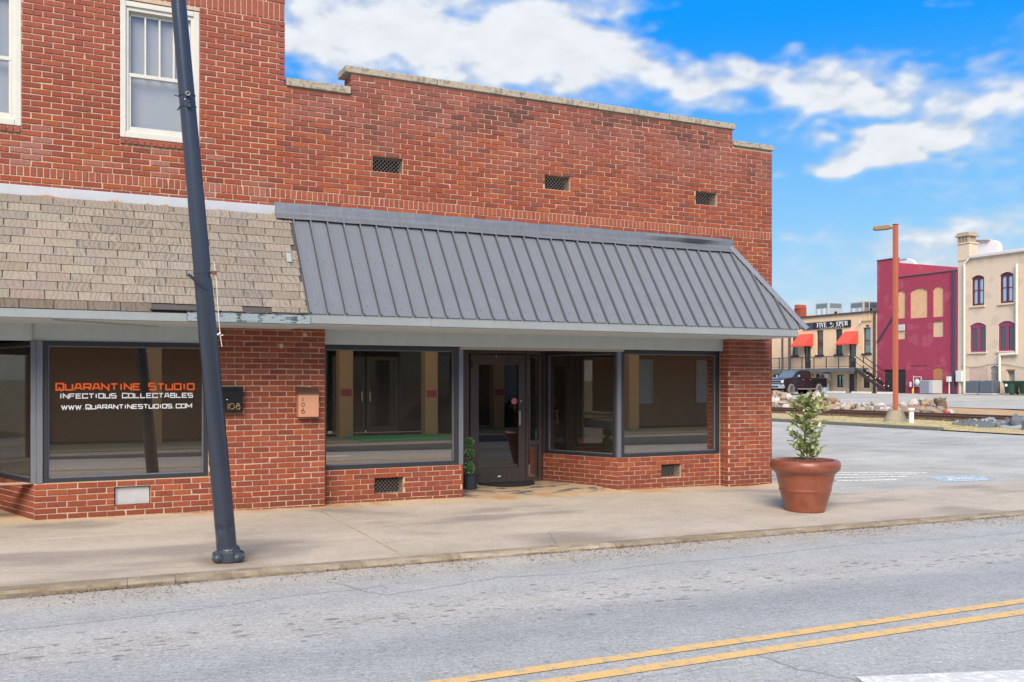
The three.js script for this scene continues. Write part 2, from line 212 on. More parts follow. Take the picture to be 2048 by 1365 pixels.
// ===== two-storey brick building on the left =====
const west = thing('two_storey_building', 'taller red brick building at the left with a brown shingle awning and dark shop window', 'building');
{
  const wall = mesh('wall', [slab([[-3, .45], [SEAM, .45], [SEAM, 7.4], [-3, 7.4]], [[.80, 1.668, 4.32, 5.90], [-1.06, -.185, 4.32, 5.90], [-.075, 1.765, .451, 2.24], [-2.6, -.076, .451, 2.24]], .25, -.009),
    slab([[-.065, -.4], [SEAM, -.4], [SEAM, .449], [-.065, .449]], [[.745, 1.13, .155, .375]], .25, -.009)], mMortar, west);
  const list = [], kind = 'left', big = [[.80, 1.668, 4.245, 5.945], [-1.06, -.185, 4.245, 5.945]];
  const up = (k0) => ({ L: .2035, H: .0658, J: .0125, holes: big, kind });
  bond(list, FRONT, -1.4, (y, k) => SEAM + (k % 2 ? .05 : -.05), 3.905, 19, { ...up(), seed: 11, anchor: SEAM - .05 });
  bond(list, FRONT, -1.4, 2.668, 3.905 + 19 * .0658, 12, { ...up(), seed: 41, anchor: 2.668 });
  bond(list, FRONT, -1.4, SEAM, 3.795 - .1312, 2, { L: .2035, H: .0656, J: .0125, kind, seed: 12, shift: .11 });
  upright(list, FRONT, -1.4, SEAM, 3.795, 3.905, { W: .0648, kind, seed: 13 });
  upright(list, FRONT, -1.4, 2.668, 5.946, 6.155, { W: .0655, kind, seed: 14 });
  bond(list, FRONT, -1.4, 2.668, 6.155, 6, { L: .2035, H: .0656, kind, seed: 15 });
  for (const [a, b] of [[.80, 1.668], [-1.06, -.185]]) upright(list, FRONT, a, b, 4.25, 4.325, { W: .0668, kind, seed: 16, proud: .022 });
  bond(list, FRONT, -.07, (y, k) => k % 2 ? 2.4744 : 2.575, .98 - 15 * .0667, 34, { L: .2012, H: .0667, J: .0125, kind, seed: 17, anchor: 2.575, holes: [[-.5, 1.766, .452, 3], [.745, 1.13, .18, .375]] });
  const LA = face(-.07 - .62, -1.72, .62, 1.72), LL = Math.hypot(.62, 1.72);
  bond(list, LA, .1, LL - .004, .451 - 7 * .0655, 7, { L: .2, H: .0655, J: .012, kind, seed: 19 });
  layBricks(list, wall, 'brick_courses');
  mesh('angled_wall', bar(LA, 0, LL - .01, -.3, .449, -.2, -.009), mMortar, west);
  // upper windows
  const uw = (x0, x1, tail) => {
    const w = sub('sash_window', west), a = x0 + .062, b = x1 - .062, y0 = 4.335, y1 = 5.888;
    mesh('casing', [RB(x0, a, y0, y1, -.12, -.012, .006), RB(b, x1, y0, y1, -.12, -.012, .006), RB(a, b, y1 - .06, y1, -.12, -.014, .006), RB(a, b, y0, y0 + .068, -.12, -.008, .006)], mTrimWhite, w);
    mesh('inner_stop', [BB(a, a + .03, y0 + .068, y1 - .06, -.12, -.035), BB(b - .03, b, y0 + .068, y1 - .06, -.12, -.035), BB(a + .03, b - .03, y1 - .1, y1 - .06, -.12, -.035), BB(a + .03, b - .03, y0 + .068, y0 + .085, -.12, -.035)], mTrimWhite, w);
    const sa = a + .03, sb = b - .03, mid = 5.068;
    const lo = mesh('lower_sash', [RB(sa, sa + .028, y0 + .135, mid - .03, -.085, -.05, .004), RB(sb - .028, sb, y0 + .135, mid - .03, -.085, -.05, .004), RB(sa, sb, y0 + .085, y0 + .135, -.085, -.05, .004), RB(sa, sb, mid - .03, mid + .012, -.085, -.046, .004)], mTrimWhite, w);
    const bars = []; for (let k = 1; k < 4; k++) { const x = lerp(sa + .028, sb - .028, k / 4); bars.push(BB(x - .009, x + .009, mid + .012, y1 - .14, -.108, -.084)); }
    const up = mesh('upper_sash', [RB(sa, sa + .028, mid + .012, y1 - .14, -.115, -.088, .004), RB(sb - .028, sb, mid + .012, y1 - .14, -.115, -.088, .004), RB(sa, sb, y1 - .14, y1 - .1, -.115, -.088, .004), ...bars], mTrimWhite, w);
    mesh('pane', BB(sa + .028, sb - .028, y0 + .135, mid - .03, -.07, -.066), mGlassUp, w); mesh('pane', BB(sa + .028, sb - .028, mid + .012, y1 - .14, -.1115, -.1095), mGlassUp, w);
    mesh('blind', [BB(sa, sb, y0 + .09, y1 - .12, -.175, -.165)], M([.42, .45, .48], { roughness: .8 }), w);
    mesh('window_back', BB(a - .02, b + .02, y0, y1, -.32, -.30), M([.20, .23, .26]), w);
    return w;
  };
  uw(.804, 1.665); uw(-1.055, -.188);
  // shop front
  const w1 = glazed('display_window', west, FRONT, .022, 1.765, .449, 2.012, .052, -.09, -.02, mFrame, mGlass, .05, .12);
  mesh('corner_post', [bar(FRONT, -.098, -.040, .449, 2.012, -.13, -.012, .006), bar(FRONT, -.04, .022, .449, 2.012, -.1, .0, .006)], mFrameLight, west);
  mesh('film_screen', BB(.06, 1.73, .5, 1.96, -.16, -.15), M([.115, .093, .08], { roughness: .95, map: T.streak }), w1);
  glazed('side_window', west, LA, .12, LL - .06, .449, 2.012, .05, -.06, .0, mFrame);
  const dr = sub('entrance_door', west);
  mesh('door_leaf', [RB(-1.62, -1.52, .06, 2.0, -1.72, -1.67), RB(-.80, -.70, .06, 2.0, -1.72, -1.67), RB(-1.52, -.8, .06, .26, -1.72, -1.67), RB(-1.52, -.8, 1.9, 2.0, -1.72, -1.67)], mBronze, dr); mesh('pane', BB(-1.52, -.8, .26, 1.9, -1.7, -1.694), mGlass, dr);
  mesh('handle', RB(-.77, -.735, .95, 1.2, -1.67, -1.62, .01), M([.75, .6, .3], { metalness: .9, roughness: .3 }), dr);
  mesh('beam_board', BB(-3, 1.762, 2.014, 2.3, -.2, -.04), M([.54, .60, .61], { roughness: .7, map: rep(T.paint, .7) }), west);
  mesh('vent_cover', RB(.755, 1.12, .165, .365, -.09, -.05, .006), M([.44, .46, .48], { roughness: .6, map: T.paint }), west);
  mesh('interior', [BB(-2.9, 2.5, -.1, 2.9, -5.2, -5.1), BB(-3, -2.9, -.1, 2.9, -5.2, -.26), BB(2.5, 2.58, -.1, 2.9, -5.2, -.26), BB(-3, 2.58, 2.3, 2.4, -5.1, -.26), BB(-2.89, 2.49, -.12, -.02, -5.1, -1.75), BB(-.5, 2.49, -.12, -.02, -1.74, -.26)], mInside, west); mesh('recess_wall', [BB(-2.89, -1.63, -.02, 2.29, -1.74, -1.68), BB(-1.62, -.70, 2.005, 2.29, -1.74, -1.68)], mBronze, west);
  // shingle awning
  const top = [3.575, .055], bot = [2.29, .94], sl = Math.hypot(top[0] - bot[0], bot[1] - top[1]), P = (t, n) => { const k = t / sl, ny = (bot[1] - top[1]) / sl, nz = (top[0] - bot[0]) / sl; return [lerp(top[0], bot[0], k) + ny * n, lerp(top[1], bot[1], k) + nz * n]; };
  const roof = sub('shingle_awning', west), mRoofB = M([.07, .065, .062]);
  { const mb = new MB(), a = P(0, -.004), b = P(sl, -.004), q = P(sl, -.03), p = P(0, -.03); mb.quad([-3, b[0], b[1]], [2.735, b[0], b[1]], [2.735, a[0], a[1]], [-3, a[0], a[1]]); mb.quad([-3, p[0], p[1]], [2.735, p[0], p[1]], [2.735, q[0], q[1]], [-3, q[0], q[1]]); mb.quad([-3, q[0], q[1]], [2.735, q[0], q[1]], [2.735, b[0], b[1]], [-3, b[0], b[1]]); mesh('roof_deck', mb.geo(), mRoofB, roof); }
  const grain = []; for (let q = 0; q < 4; q++) grain.push(tex(256, (u, v) => { const wob = tn(u, v, 3, q + 2) * .9 + tn(u, v, 14, q + 6) * .10 + .9 * Math.abs(((v * 2 + q * .3) % 1) - .5) * sm(.1, .5, tn(u, .3, 3, q + 20)), s = Math.sin(2 * Math.PI * (u * 9 + wob)), t = .5 + .5 * s, n = white(u, v, 256) - .5, f = sm(-.9, .3, tn(u, v, 4, q + 12)) * .58; const a = [.262, .226, .184], b = [[.14, .113, .09], [.165, .115, .08], [.13, .125, .118], [.20, .162, .126]][q]; return a.map((x, i) => lerp(x, b[i], sm(.3, .75, t) * f) * (1 + n * .28 + .12 * tn(u, v, 30, 4))); }));
  const mShs = grain.map((t) => new THREE.MeshStandardMaterial({ map: t, vertexColors: true, roughness: .97, bumpMap: rep(T.fine, 3), bumpScale: .002 }));
  const rs = rngOf(404), ROWS = 13, EX = (sl - .01) / ROWS;
  for (let k = 0; k < ROWS; k++) {
    const t1 = EX * (k + 1) + .004, t0 = Math.max(0, EX * k - .03); const W = .312;
    for (let x = -1.7 + (k % 2 ? W / 2 : 0) + ((k * 7) % 3) * .035 - .05; x < 2.72; x += W) {
      let a = x + .0055, b = Math.min(x + W - .0055, 2.705 + (rs() - .5) * .03); if (b - a < .05) continue;
      const last = k === ROWS - 1; if (last && a > 1.02) { if (a < 1.5) continue; if (rs() < .25) continue; }
      const lift = .007 + rs() * .002, sag = (rs() - .5) * .003, mb = new MB(), v = .88 + rs() * .26, warm = (rs() - .5) * .035; let col = [v * (1 + warm), v, v * (1 - warm)];
      if (last && a < 1.1) col = [v * .62, v * .58, v * .56]; else if (a < .3 && rs() < .7) col = col.map((q) => q * (.95 + rs() * .12));
      const tb = last && a > 1.4 ? t1 - .035 - rs() * .03 : t1 + sag, up = P(t0, .003), lo = P(tb, lift + .003), lb = P(tb, .001), nseg = 4, u0 = rs() * 3, v0 = rs() * 3;
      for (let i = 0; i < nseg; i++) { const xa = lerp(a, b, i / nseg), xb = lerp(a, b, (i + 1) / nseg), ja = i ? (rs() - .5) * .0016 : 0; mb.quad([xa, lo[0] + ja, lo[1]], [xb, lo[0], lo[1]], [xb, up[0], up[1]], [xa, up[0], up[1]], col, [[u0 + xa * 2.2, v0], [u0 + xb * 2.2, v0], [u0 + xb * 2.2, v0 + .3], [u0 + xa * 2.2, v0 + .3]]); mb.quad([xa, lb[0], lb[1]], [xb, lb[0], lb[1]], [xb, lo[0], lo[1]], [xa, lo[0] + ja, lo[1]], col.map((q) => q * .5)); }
      for (const [xx, s] of [[a, 0], [b, 1]]) { const A = [xx, lb[0], lb[1]], B = [xx, lo[0], lo[1]], C = [xx, up[0], up[1]]; s ? mb.tri(A, C, B, col) : mb.tri(A, B, C, col); }
      const fine = a < .12 && rs() < .75; mesh('shingle', mb.geo(), mShs[fine ? 3 : Math.floor(rs() * 4)], roof);
    }
  }
  const BP = (t, n, x) => { const p = P(t, n); return [x, p[0], p[1]]; };
  mesh('starter_strip', metric(beam(BP(sl - .04, .010, 1.03), BP(sl - .04, .010, 1.62), .085, .010)), M([.10, .095, .11], { roughness: .95, map: T.agg }), roof);
  mesh('metal_patch', metric(beam(BP(.62, .02, 2.60), BP(.76, .02, 2.60), .055, .004)), M([.30, .35, .345], { roughness: .6 }), roof);
  // broken ragged lower edge
  { const g = []; for (let i = 0; i < 16; i++) { const x = 1.63 + i * .067; g.push(metric(beam(BP(sl - .045 + rs() * .02, .008, x), BP(sl - .045 + rs() * .02, .008 + rs() * .012, x + .06), .03 + rs() * .03, .008))); } mesh('broken_edge', g, M([.16, .13, .11], { roughness: 1, map: T.agg }), roof); }
  mesh('flashing_board', RB(-3, 2.54, 3.56, 3.69, .0, .03, .006), M([.47, .50, .54], { roughness: .55, map: rep(T.paint, .6) }), roof);
  for (const [x0, x1, h] of [[-.25, .42, .022], [.64, .86, .04], [1.02, 1.18, .02], [1.2, 1.36, .026], [1.78, 2.05, .025], [2.48, 2.53, .03]]) { const s = new THREE.Shape(); const n = 14; s.moveTo(x0, 3.566); for (let i = 0; i <= n; i++) s.lineTo(lerp(x0, x1, i / n), 3.568 + (h + .012) * (.35 + .65 * rs()) * Math.sin(Math.PI * clamp(i / n, .05, .95))); s.lineTo(x1, 3.566); mesh('peeled_patch', metric(new THREE.ExtrudeGeometry(s, { depth: .002, bevelEnabled: false }).translate(0, 0, .0302)), M([.55, .29, .16], { roughness: .95, map: T.mortar }), roof); }
  // fascia and soffit
  const mFas = M([.275, .305, .315], { roughness: .55, map: rep(T.paint, .8) });
  mesh('fascia_board', RB(-3, 1.40, 2.205, 2.292, .925, .952, .004), mFas, roof);
  const wt = tex(256, (u, v) => { const a = sm(.0, .4, tn(u * 1 % 1, v, 7, 3) * .8 + tn(u, v * 4 % 1, 16, 5) * .7); return [lerp(.26, .06, a), lerp(.32, .07, a), lerp(.345, .075, a)]; });
  mesh('weathered_board', RB(1.404, 2.73, 2.212, 2.312, .925, .953, .004), new THREE.MeshStandardMaterial({ map: rep(wt, 1.1), roughness: .8 }), roof);
  mesh('soffit', BB(-3, 2.73, 2.2, 2.212, -.04, .925), M([.56, .62, .63], { roughness: .8, map: rep(T.paint, .7) }), roof);
  mesh('soffit_batten', metric(beam([.12, 2.19, .88], [1.2, 2.19, .05], .05, .016)), M([.45, .46, .43]), roof);
}
// window lettering, cut from vinyl
const GL = { A: '0,0 .28,1 .72,1 1,0|.1,.34 .9,.34', B: '0,0 0,1 .9,1 .9,.54 0,.54|.9,.54 1,.5 1,0 0,0', C: '1,.25 1,0 0,0 0,1 1,1 1,.75', D: '0,0 0,1 1,1 1,0 0,0', E: '1,1 0,1 0,0 1,0|0,.52 .85,.52', F: '1,1 0,1 0,0|0,.5 .85,.5', I: '.5,0 .5,1', L: '0,1 0,0 1,0', M: '0,0 0,1 .5,.3 1,1 1,0', N: '0,0 0,1 1,0 1,1', O: '0,0 0,1 1,1 1,0 0,0', Q: '.45,0 0,0 0,1 1,1 1,0 .62,0|.38,.42 .78,-.22', R: '0,0 0,1 1,1 1,.42 0,.42|.52,.42 1,0', S: '1,1 0,1 0,.52 1,.52 1,0 0,0', T: '0,1 1,1|.5,1 .5,0', U: '0,1 0,0 1,0 1,1', W: '0,1 .25,0 .5,.8 .75,0 1,1', '.': '.4,0 .6,0' };
function lettering(lines, w, h, ppm) {
  const cv = document.createElement('canvas'); cv.width = Math.round(w * ppm); cv.height = Math.round(h * ppm); const x = cv.getContext('2d'); x.clearRect(0, 0, cv.width, cv.height); x.lineJoin = 'miter';
  for (const l of lines) { // l: text, x0, x1, baseline from the top, cap height, color, stroke; capitals of the first letters stand taller
    const ws = [...l.text].map((c) => c === ' ' ? .75 : c === 'I' ? .42 : c === '.' ? .5 : c === 'W' || c === 'M' ? 1.3 : 1), gap = .32, tot = ws.reduce((a, b) => a + b + gap, -gap), k = (l.x1 - l.x0) / tot; let p = l.x0;
    [...l.text].forEach((c, i) => { const W = ws[i] * k; if (GL[c]) { const hh = l.h * (l.tall?.includes(i) ? 1.07 : 1); x.strokeStyle = l.color; x.lineWidth = l.stroke * ppm; x.lineCap = 'butt'; for (const poly of GL[c].split('|')) { x.beginPath(); poly.split(' ').forEach((q, n) => { const [a, b] = q.split(',').map(Number), X = (p + a * W) * ppm, Y = (l.y - b * hh) * ppm; n ? x.lineTo(X, Y) : x.moveTo(X, Y); }); x.stroke(); } } p += W + gap * k; });
  }
  const t = new THREE.CanvasTexture(cv); t.colorSpace = THREE.SRGBColorSpace; return t;
}
{
  const w = west.children.find((o) => o.name === 'display_window');
  const x0 = .1, y1 = 1.59, W = 1.58, H = .38, f = (y) => y1 - y;
  const t = lettering([{ text: 'QUARANTINE STUDIO', x0: .055, x1: 1.51, y: f(1.472), h: .066, color: '#f2600c', stroke: .0175, tall: [0, 11] }, { text: 'INFECTIOUS COLLECTABLES', x0: .09, x1: 1.495, y: f(1.380), h: .0475, color: '#e6e8e8', stroke: .0115, tall: [0, 11] }, { text: 'WWW.QUARANTINESTUDIOS.COM', x0: .108, x1: 1.485, y: f(1.258), h: .043, color: '#e6e8e8', stroke: .0105, tall: [4] }], W, H, 900);
  mesh('lettering', new THREE.PlaneGeometry(W, H).translate(x0 + W / 2, y1 - H / 2, -.0605), new THREE.MeshStandardMaterial({ map: t, transparent: true, roughness: .55 }), w);
}
// ===== one-storey brick building =====
const east = thing('one_storey_building', 'one-storey red brick shop with stepped parapet, grey metal awning and recessed glass door', 'building');
const EX1 = 10.324, PIL0 = 9.452;
{
  const wall = mesh('wall', [slab([[SEAM, 2.0], [3.157, 2.0], [3.157, 2.31], [PIL0 + .009, 2.31], [PIL0 + .009, 2.0], [EX1 - .01, 2.0], [EX1 - .01, 5.187], [9.539, 5.187], [9.539, 5.432], [3.5, 5.432], [3.5, 5.16], [SEAM, 5.16]], [[3.778, 4.182, 4.235, 4.433], [6.256, 6.662, 4.235, 4.433], [8.837, 9.241, 4.235, 4.433]], .3, -.009),
    slab([[SEAM, -.4], [3.157, -.4], [3.157, 1.999], [SEAM, 1.999]], [], .3, -.009), slab([[PIL0 + .009, -.4], [EX1 - .01, -.4], [EX1 - .01, 1.999], [PIL0 + .009, 1.999]], [], .3, -.009),
    slab([[3.157, -.4], [5.098, -.4], [5.098, .44], [3.157, .44]], [[3.864, 4.26, .105, .325]], .2, -.209), slab([[7.585, -.4], [PIL0 + .008, -.4], [PIL0 + .008, .44], [7.585, .44]], [[8.355, 8.72, .115, .325]], .2, -.209)], mMortar, east);
  const list = [], kind = 'right', L = .1988, H = .0658, J = .0105;
  const vents = [[3.778, 4.182, 4.235, 4.433], [6.256, 6.662, 4.235, 4.433], [8.837, 9.241, 4.235, 4.433]];
  bond(list, FRONT, (y, k) => SEAM + (k % 2 ? .05 : -.05), (y) => y > 5.19 ? 9.536 : EX1, 3.905, 19, { L, H, J, kind, holes: vents, seed: 21, anchor: SEAM - .05 });
  bond(list, FRONT, 3.492, 9.538, 3.905 + 19 * H, 4, { L, H, J, kind, seed: 22, shift: .03, odd: 1 });
  upright(list, FRONT, SEAM, EX1, 3.795, 3.905, { W: .0662, kind, seed: 23 });
  bond(list, FRONT, SEAM, EX1, 3.795 - H * 26, 26, { L, H, J, kind, seed: 24, shift: .09, holes: [[2.5, 9.50, 1, 3.70]] });
  bond(list, face(3.491, -.3, 0, 1), 0, .296, 3.905 + 19 * H, 4, { L, H, J, kind, seed: 25 });
  for (const b of list) if (b.y0 < 2.24 && b.F === FRONT) b.drop = 1;
  const keep = list.filter((b) => !b.drop); list.length = 0; list.push(...keep);
  bond(list, FRONT, (y, k) => k % 2 ? 2.4744 : 2.575, 3.166, .98 - 17 * .0667, 36, { L: .2012, H: .0667, J: .0125, kind, seed: 26, anchor: 2.575 });
  bond(list, FRONT, PIL0, EX1, .98 - 17 * .0667, 36, { L: .1988, H: .0667, J: .0115, kind, seed: 27, shift: .04 });
  bond(list, face(PIL0, -.2, 0, 1), 0, .194, .98 - 17 * .0667, 36, { L: .1988, H: .0667, J: .0115, kind, seed: 28, shift: .1, odd: 1 });
  bond(list, RECESS, 3.168, 5.107, .44 - 8 * H, 8, { L, H, J, kind, seed: 29, holes: [[3.864, 4.26, .105, .31]] });
  bond(list, RECESS, 7.58, 9.447, .44 - 9 * H, 9, { L, H, J, kind, seed: 30, holes: [[8.355, 8.72, .115, .325]], shift: .02 });
  const RA = face(7.045, -1.55, 7.58 - 7.045, 1.35), RL = Math.hypot(.535, 1.35), LA = face(5.107, -.2, .57, -1.35), LL = Math.hypot(.57, 1.35);
  bond(list, RA, .0, RL - .002, .44 - 9 * H, 9, { L, H, J, kind, seed: 31, shift: .04 });
  bond(list, LA, .002, LL, .44 - 8 * H, 8, { L, H, J, kind, seed: 32 });
  bond(list, face(EX1, -.001, 0, -1), 0, 5, -.24, 82, { L, H, J, kind, seed: 33 });
  layBricks(list, wall, 'brick_courses');
  mesh('side_wall', [BB(EX1 - .3, EX1 - .009, -.4, 5.186, -14, -.31), BB(2.7, EX1 - .31, 4.6, 4.75, -14, -.31), BB(2.7, EX1, -.4, 4.75, -14.3, -14.01)], mMortar, east);
  mesh('angled_wall', [bar(RA, .004, RL - .012, -.3, .439, -.18, -.009), bar(LA, .012, LL - .004, -.3, .439, -.18, -.009)], mMortar, east);
  // concrete coping, in lengths
  const cope = (x0, x1, y0, y1, n, end) => { for (let i = 0; i < n; i++) { const a = lerp(x0, x1, i / n), b = lerp(x0, x1, (i + 1) / n); mesh('coping_stone', RB(a + (i ? .003 : 0), b - .003, y0 + (rnd() - .5) * .004, y1 + (rnd() - .5) * .006, -.335, .03, .012), mStone, east); } };
  cope(2.676, 3.487, 5.163, 5.262, 1); cope(3.412, 9.575, 5.434, 5.522, 5); cope(9.54, 10.345, 5.19, 5.27, 1);
  for (const v of vents) lattice('air_vent', east, FRONT, ...v, 0);
  lattice('air_vent', east, RECESS, 3.864, 4.26, .108, .325, 0); lattice('air_vent', east, RECESS, 8.355, 8.72, .118, .325, 0);
  // shop windows
  glazed('display_window', east, RECESS, 3.168, 5.045, .44, 2.03, .058, -.09, -.01, mFrame, mGlass, .058, .62);
  glazed('display_window', east, RECESS, 7.64, 9.448, .44, 2.03, .058, -.09, -.01, mFrame, mGlass, .058, .5);
  mesh('corner_post', [bar(RECESS, 5.047, 5.112, .441, 2.03, -.11, .002, .005)], mFrameLight, east); mesh('corner_post', [bar(RECESS, 7.572, 7.638, .441, 2.03, -.11, .002, .005)], mFrameLight, east);
  glazed('side_window', east, RA, .06, RL - .05, .44, 2.02, .05, -.07, -.005, mFrame);
  glazed('side_window', east, LA, .05, LL - .06, .44, 2.02, .05, -.07, -.005, mFrame);
  mesh('mullion', [bar(RA, -.02, .055, .44, 2.02, -.09, .01, .004), bar(LA, LL - .05, LL + .03, -.02, 2.02, -.09, .01, .004)], mBronze, east);
  // door and side light
  const DZ = -1.55, d = sub('entrance_door', east), mDoorGlass = new THREE.MeshPhysicalMaterial({ color: lin(.35, .33, .31), roughness: .01, metalness: .01, transmission: 1, thickness: 0, ior: 1.75 });
  mesh('door_frame', [RB(5.70, 5.80, -.02, 2.03, DZ - .1, DZ - .01, .004), RB(6.765, 6.81, -.02, 2.03, DZ - .1, DZ - .01, .004), RB(5.80, 6.765, 1.985, 2.03, DZ - .1, DZ - .01, .004), RB(7.0, 7.05, -.02, 2.03, DZ - .1, DZ - .01, .004), RB(6.81, 7.0, 1.985, 2.03, DZ - .1, DZ - .01, .004), RB(6.81, 7.0, -.02, .06, DZ - .1, DZ - .01, .004), RB(6.81, 7.0, .575, .64, DZ - .1, DZ - .01, .004)], mBronze, d);
  mesh('door_leaf', [RB(5.815, 5.955, .025, 1.975, DZ - .06, DZ, .005), RB(6.63, 6.752, .025, 1.975, DZ - .06, DZ, .005), RB(5.955, 6.63, 1.82, 1.975, DZ - .06, DZ, .005), RB(5.955, 6.63, .025, .235, DZ - .06, DZ, .005)], mBronze, d);
  mesh('pane', BB(5.955, 6.63, .235, 1.82, DZ - .034, DZ - .026), mDoorGlass, d); mesh('pane', BB(6.81, 7.0, .64, 1.985, DZ - .06, DZ - .052), mGlass, d); mesh('pane', BB(6.81, 7.0, .06, .575, DZ - .06, DZ - .052), mGlass, d);
  mesh('handle', [RB(6.61, 6.645, .885, 1.115, DZ + .035, DZ + .055, .008), BB(6.62, 6.635, .91, .93, DZ, DZ + .036), BB(6.62, 6.635, 1.07, 1.09, DZ, DZ + .036)], M([.55, .48, .44], { metalness: .8, roughness: .35 }), d);
  mesh('lock', new THREE.CylinderGeometry(.018, .018, .012, 20).rotateX(Math.PI / 2).translate(6.66, 1.258, DZ + .006), mChrome, d);
  mesh('threshold', RB(5.78, 6.79, .002, .024, DZ - .08, DZ + .07, .004), M([.62, .6, .56], { metalness: .6, roughness: .45 }), d);
  mesh('closer_tag', [RB(6.24, 6.25, 1.925, 1.965, DZ, DZ + .006, .002)], mTrimWhite, d); mesh('maker_plate', BB(6.27, 6.325, .10, .118, DZ, DZ + .003), M([.75, .75, .78]), d);
  mesh('hinge', BB(5.83, 5.842, 1.76, 1.87, DZ, DZ + .01), mDark, d);
  { const cv = document.createElement('canvas'); cv.width = cv.height = 128; const x = cv.getContext('2d'); x.fillStyle = '#e7a6b4'; x.beginPath(); x.arc(64, 64, 63, 0, 7); x.fill(); x.strokeStyle = '#b3203c'; x.lineWidth = 12; x.beginPath(); x.arc(64, 64, 54, 0, 7); x.stroke(); x.lineWidth = 8; x.strokeRect(36, 44, 56, 40); x.beginPath(); x.moveTo(48, 64); x.lineTo(80, 64); x.moveTo(64, 48); x.lineTo(64, 80); x.stroke(); x.beginPath(); x.moveTo(24, 36); x.lineTo(40, 24); x.moveTo(88, 100); x.lineTo(104, 90); x.stroke(); const t = new THREE.CanvasTexture(cv); t.colorSpace = THREE.SRGBColorSpace; mesh('sticker', new THREE.CircleGeometry(.052, 32).translate(6.565, 1.258, DZ - .022), new THREE.MeshStandardMaterial({ map: t, roughness: .6 }), d); }
  const mBeam = M([.54, .60, .61], { roughness: .7, map: rep(T.paint, .7) });
  mesh('beam_board', [BB(3.167, PIL0 - .002, 2.032, 2.3, -.3, -.12)], mBeam, east);
  mesh('beam_moulding', [BB(5.05, 7.64, 2.012, 2.031, -.17, -.125), BB(5.05, 7.64, 1.996, 2.011, -.2, -.15)], M([.42, .39, .33]), east);
  { const s = new THREE.Shape([[5.05, .18], [7.64, .18], [7.1, 1.62], [5.66, 1.62]].map((p) => new THREE.Vector2(...p))); mesh('recess_ceiling', metric(new THREE.ExtrudeGeometry(s, { depth: .02, bevelEnabled: false }).rotateX(-Math.PI / 2).translate(0, 2.035, 0)), M([.30, .29, .27]), east); }
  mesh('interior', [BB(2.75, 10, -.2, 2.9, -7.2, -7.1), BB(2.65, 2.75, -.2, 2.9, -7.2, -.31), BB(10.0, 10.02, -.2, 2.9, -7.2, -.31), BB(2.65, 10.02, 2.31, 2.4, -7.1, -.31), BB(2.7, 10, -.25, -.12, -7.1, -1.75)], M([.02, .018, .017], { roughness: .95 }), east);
  mesh('inner_floor', [BB(3.2, 5.1, -.1, -.02, -1.72, -.42), BB(7.6, 9.9, -.1, -.02, -1.72, -.42)], M([.02, .018, .016]), east);
  // metal awning
  const roof = sub('metal_awning', east), a = [3.575, .06], b = [2.352, .93], sl = Math.hypot(a[0] - b[0], b[1] - a[1]), ny = (b[1] - a[1]) / sl, nz = (a[0] - b[0]) / sl, P = (x, t, n) => [x, lerp(a[0], b[0], t) + ny * n, lerp(a[1], b[1], t) + nz * n];
  const mMetal = M([.205, .22, .242], { roughness: .46, metalness: .3, map: rep(T.paint, .5), bumpMap: rep(T.paint, .6), bumpScale: .004 }), HX = 9.5, TX = 10.118;
  const RIB = .2084, prof = [[0, 0], [.001, -.022], [.014, -.022], [.015, .030], [.030, .030], [.034, .001], [.037, .006], [.041, .001], [.075, .0012], [.079, .0045], [.083, .0012], [.122, .0012], [.126, .0045], [.130, .0012], [.17, .0012], [.174, .0045], [.178, .0012], [RIB - .0008, .0006]];
  const rp = rngOf(88);
  for (let k = 0; ; k++) {
    const x0 = 2.712 + k * RIB; if (x0 > TX - .03) break;
    const mb = new MB(), wave = (rp() - .5) * .004, NT = 6;
    const lim = (x) => clamp((x - HX) / (TX - HX), 0, 1);
    for (let i = 0; i < prof.length - 1; i++) { const xa = x0 + prof[i][0], xb = Math.min(x0 + prof[i + 1][0], TX - .004); if (xb <= xa) break; for (let t = 0; t < NT; t++) { const q = (x, n, f) => { const m = lim(x), tt = lerp(m, 1.015, f); return P(x, tt, n + wave * Math.sin(f * 5 + k) * .6); }; mb.quad(q(xa, prof[i][1], (t + 1) / NT), q(xb, prof[i + 1][1], (t + 1) / NT), q(xb, prof[i + 1][1], t / NT), q(xa, prof[i][1], t / NT)); } }
    for (let i = 0; i < 2; i++) { const A = P(x0 + .0148, 1.015, .0), B = P(x0 + .034, 1.015, 0), C = P(x0 + .030, 1.015, .03), D = P(x0 + .015, 1.015, .03); if (!i) mb.quad(A, B, C, D); }
    const m = mesh('roof_panel', mb.geo(), mMetal, roof);
    if (k < 33 && k % 1 === 0) { const sc = []; for (const t of [.48, .93]) { const x = x0 + .1 + (rp() - .5) * .02; if (lim(x) < t - .1) { const p = P(x, t + (rp() - .5) * .02, .004); sc.push(new THREE.SphereGeometry(.006, 6, 4).translate(...p)); } } if (sc.length) mesh('screw', sc, M([.12, .13, .15], { metalness: .5, roughness: .5 }), m); }
  }
  { const mb = new MB(); mb.quad(P(2.712, 1.0, -.03), P(TX, 1.0, -.03), P(HX, 0, -.03), P(2.712, 0, -.03)); const A = [TX, b[0], b[1]], B = [TX, b[0], .0], C = [HX, a[0], a[1]], D = [HX + .03, a[0], 0]; mb.quad(A, B, D, C); mesh('roof_deck', mb.geo(), mMetal, roof); }
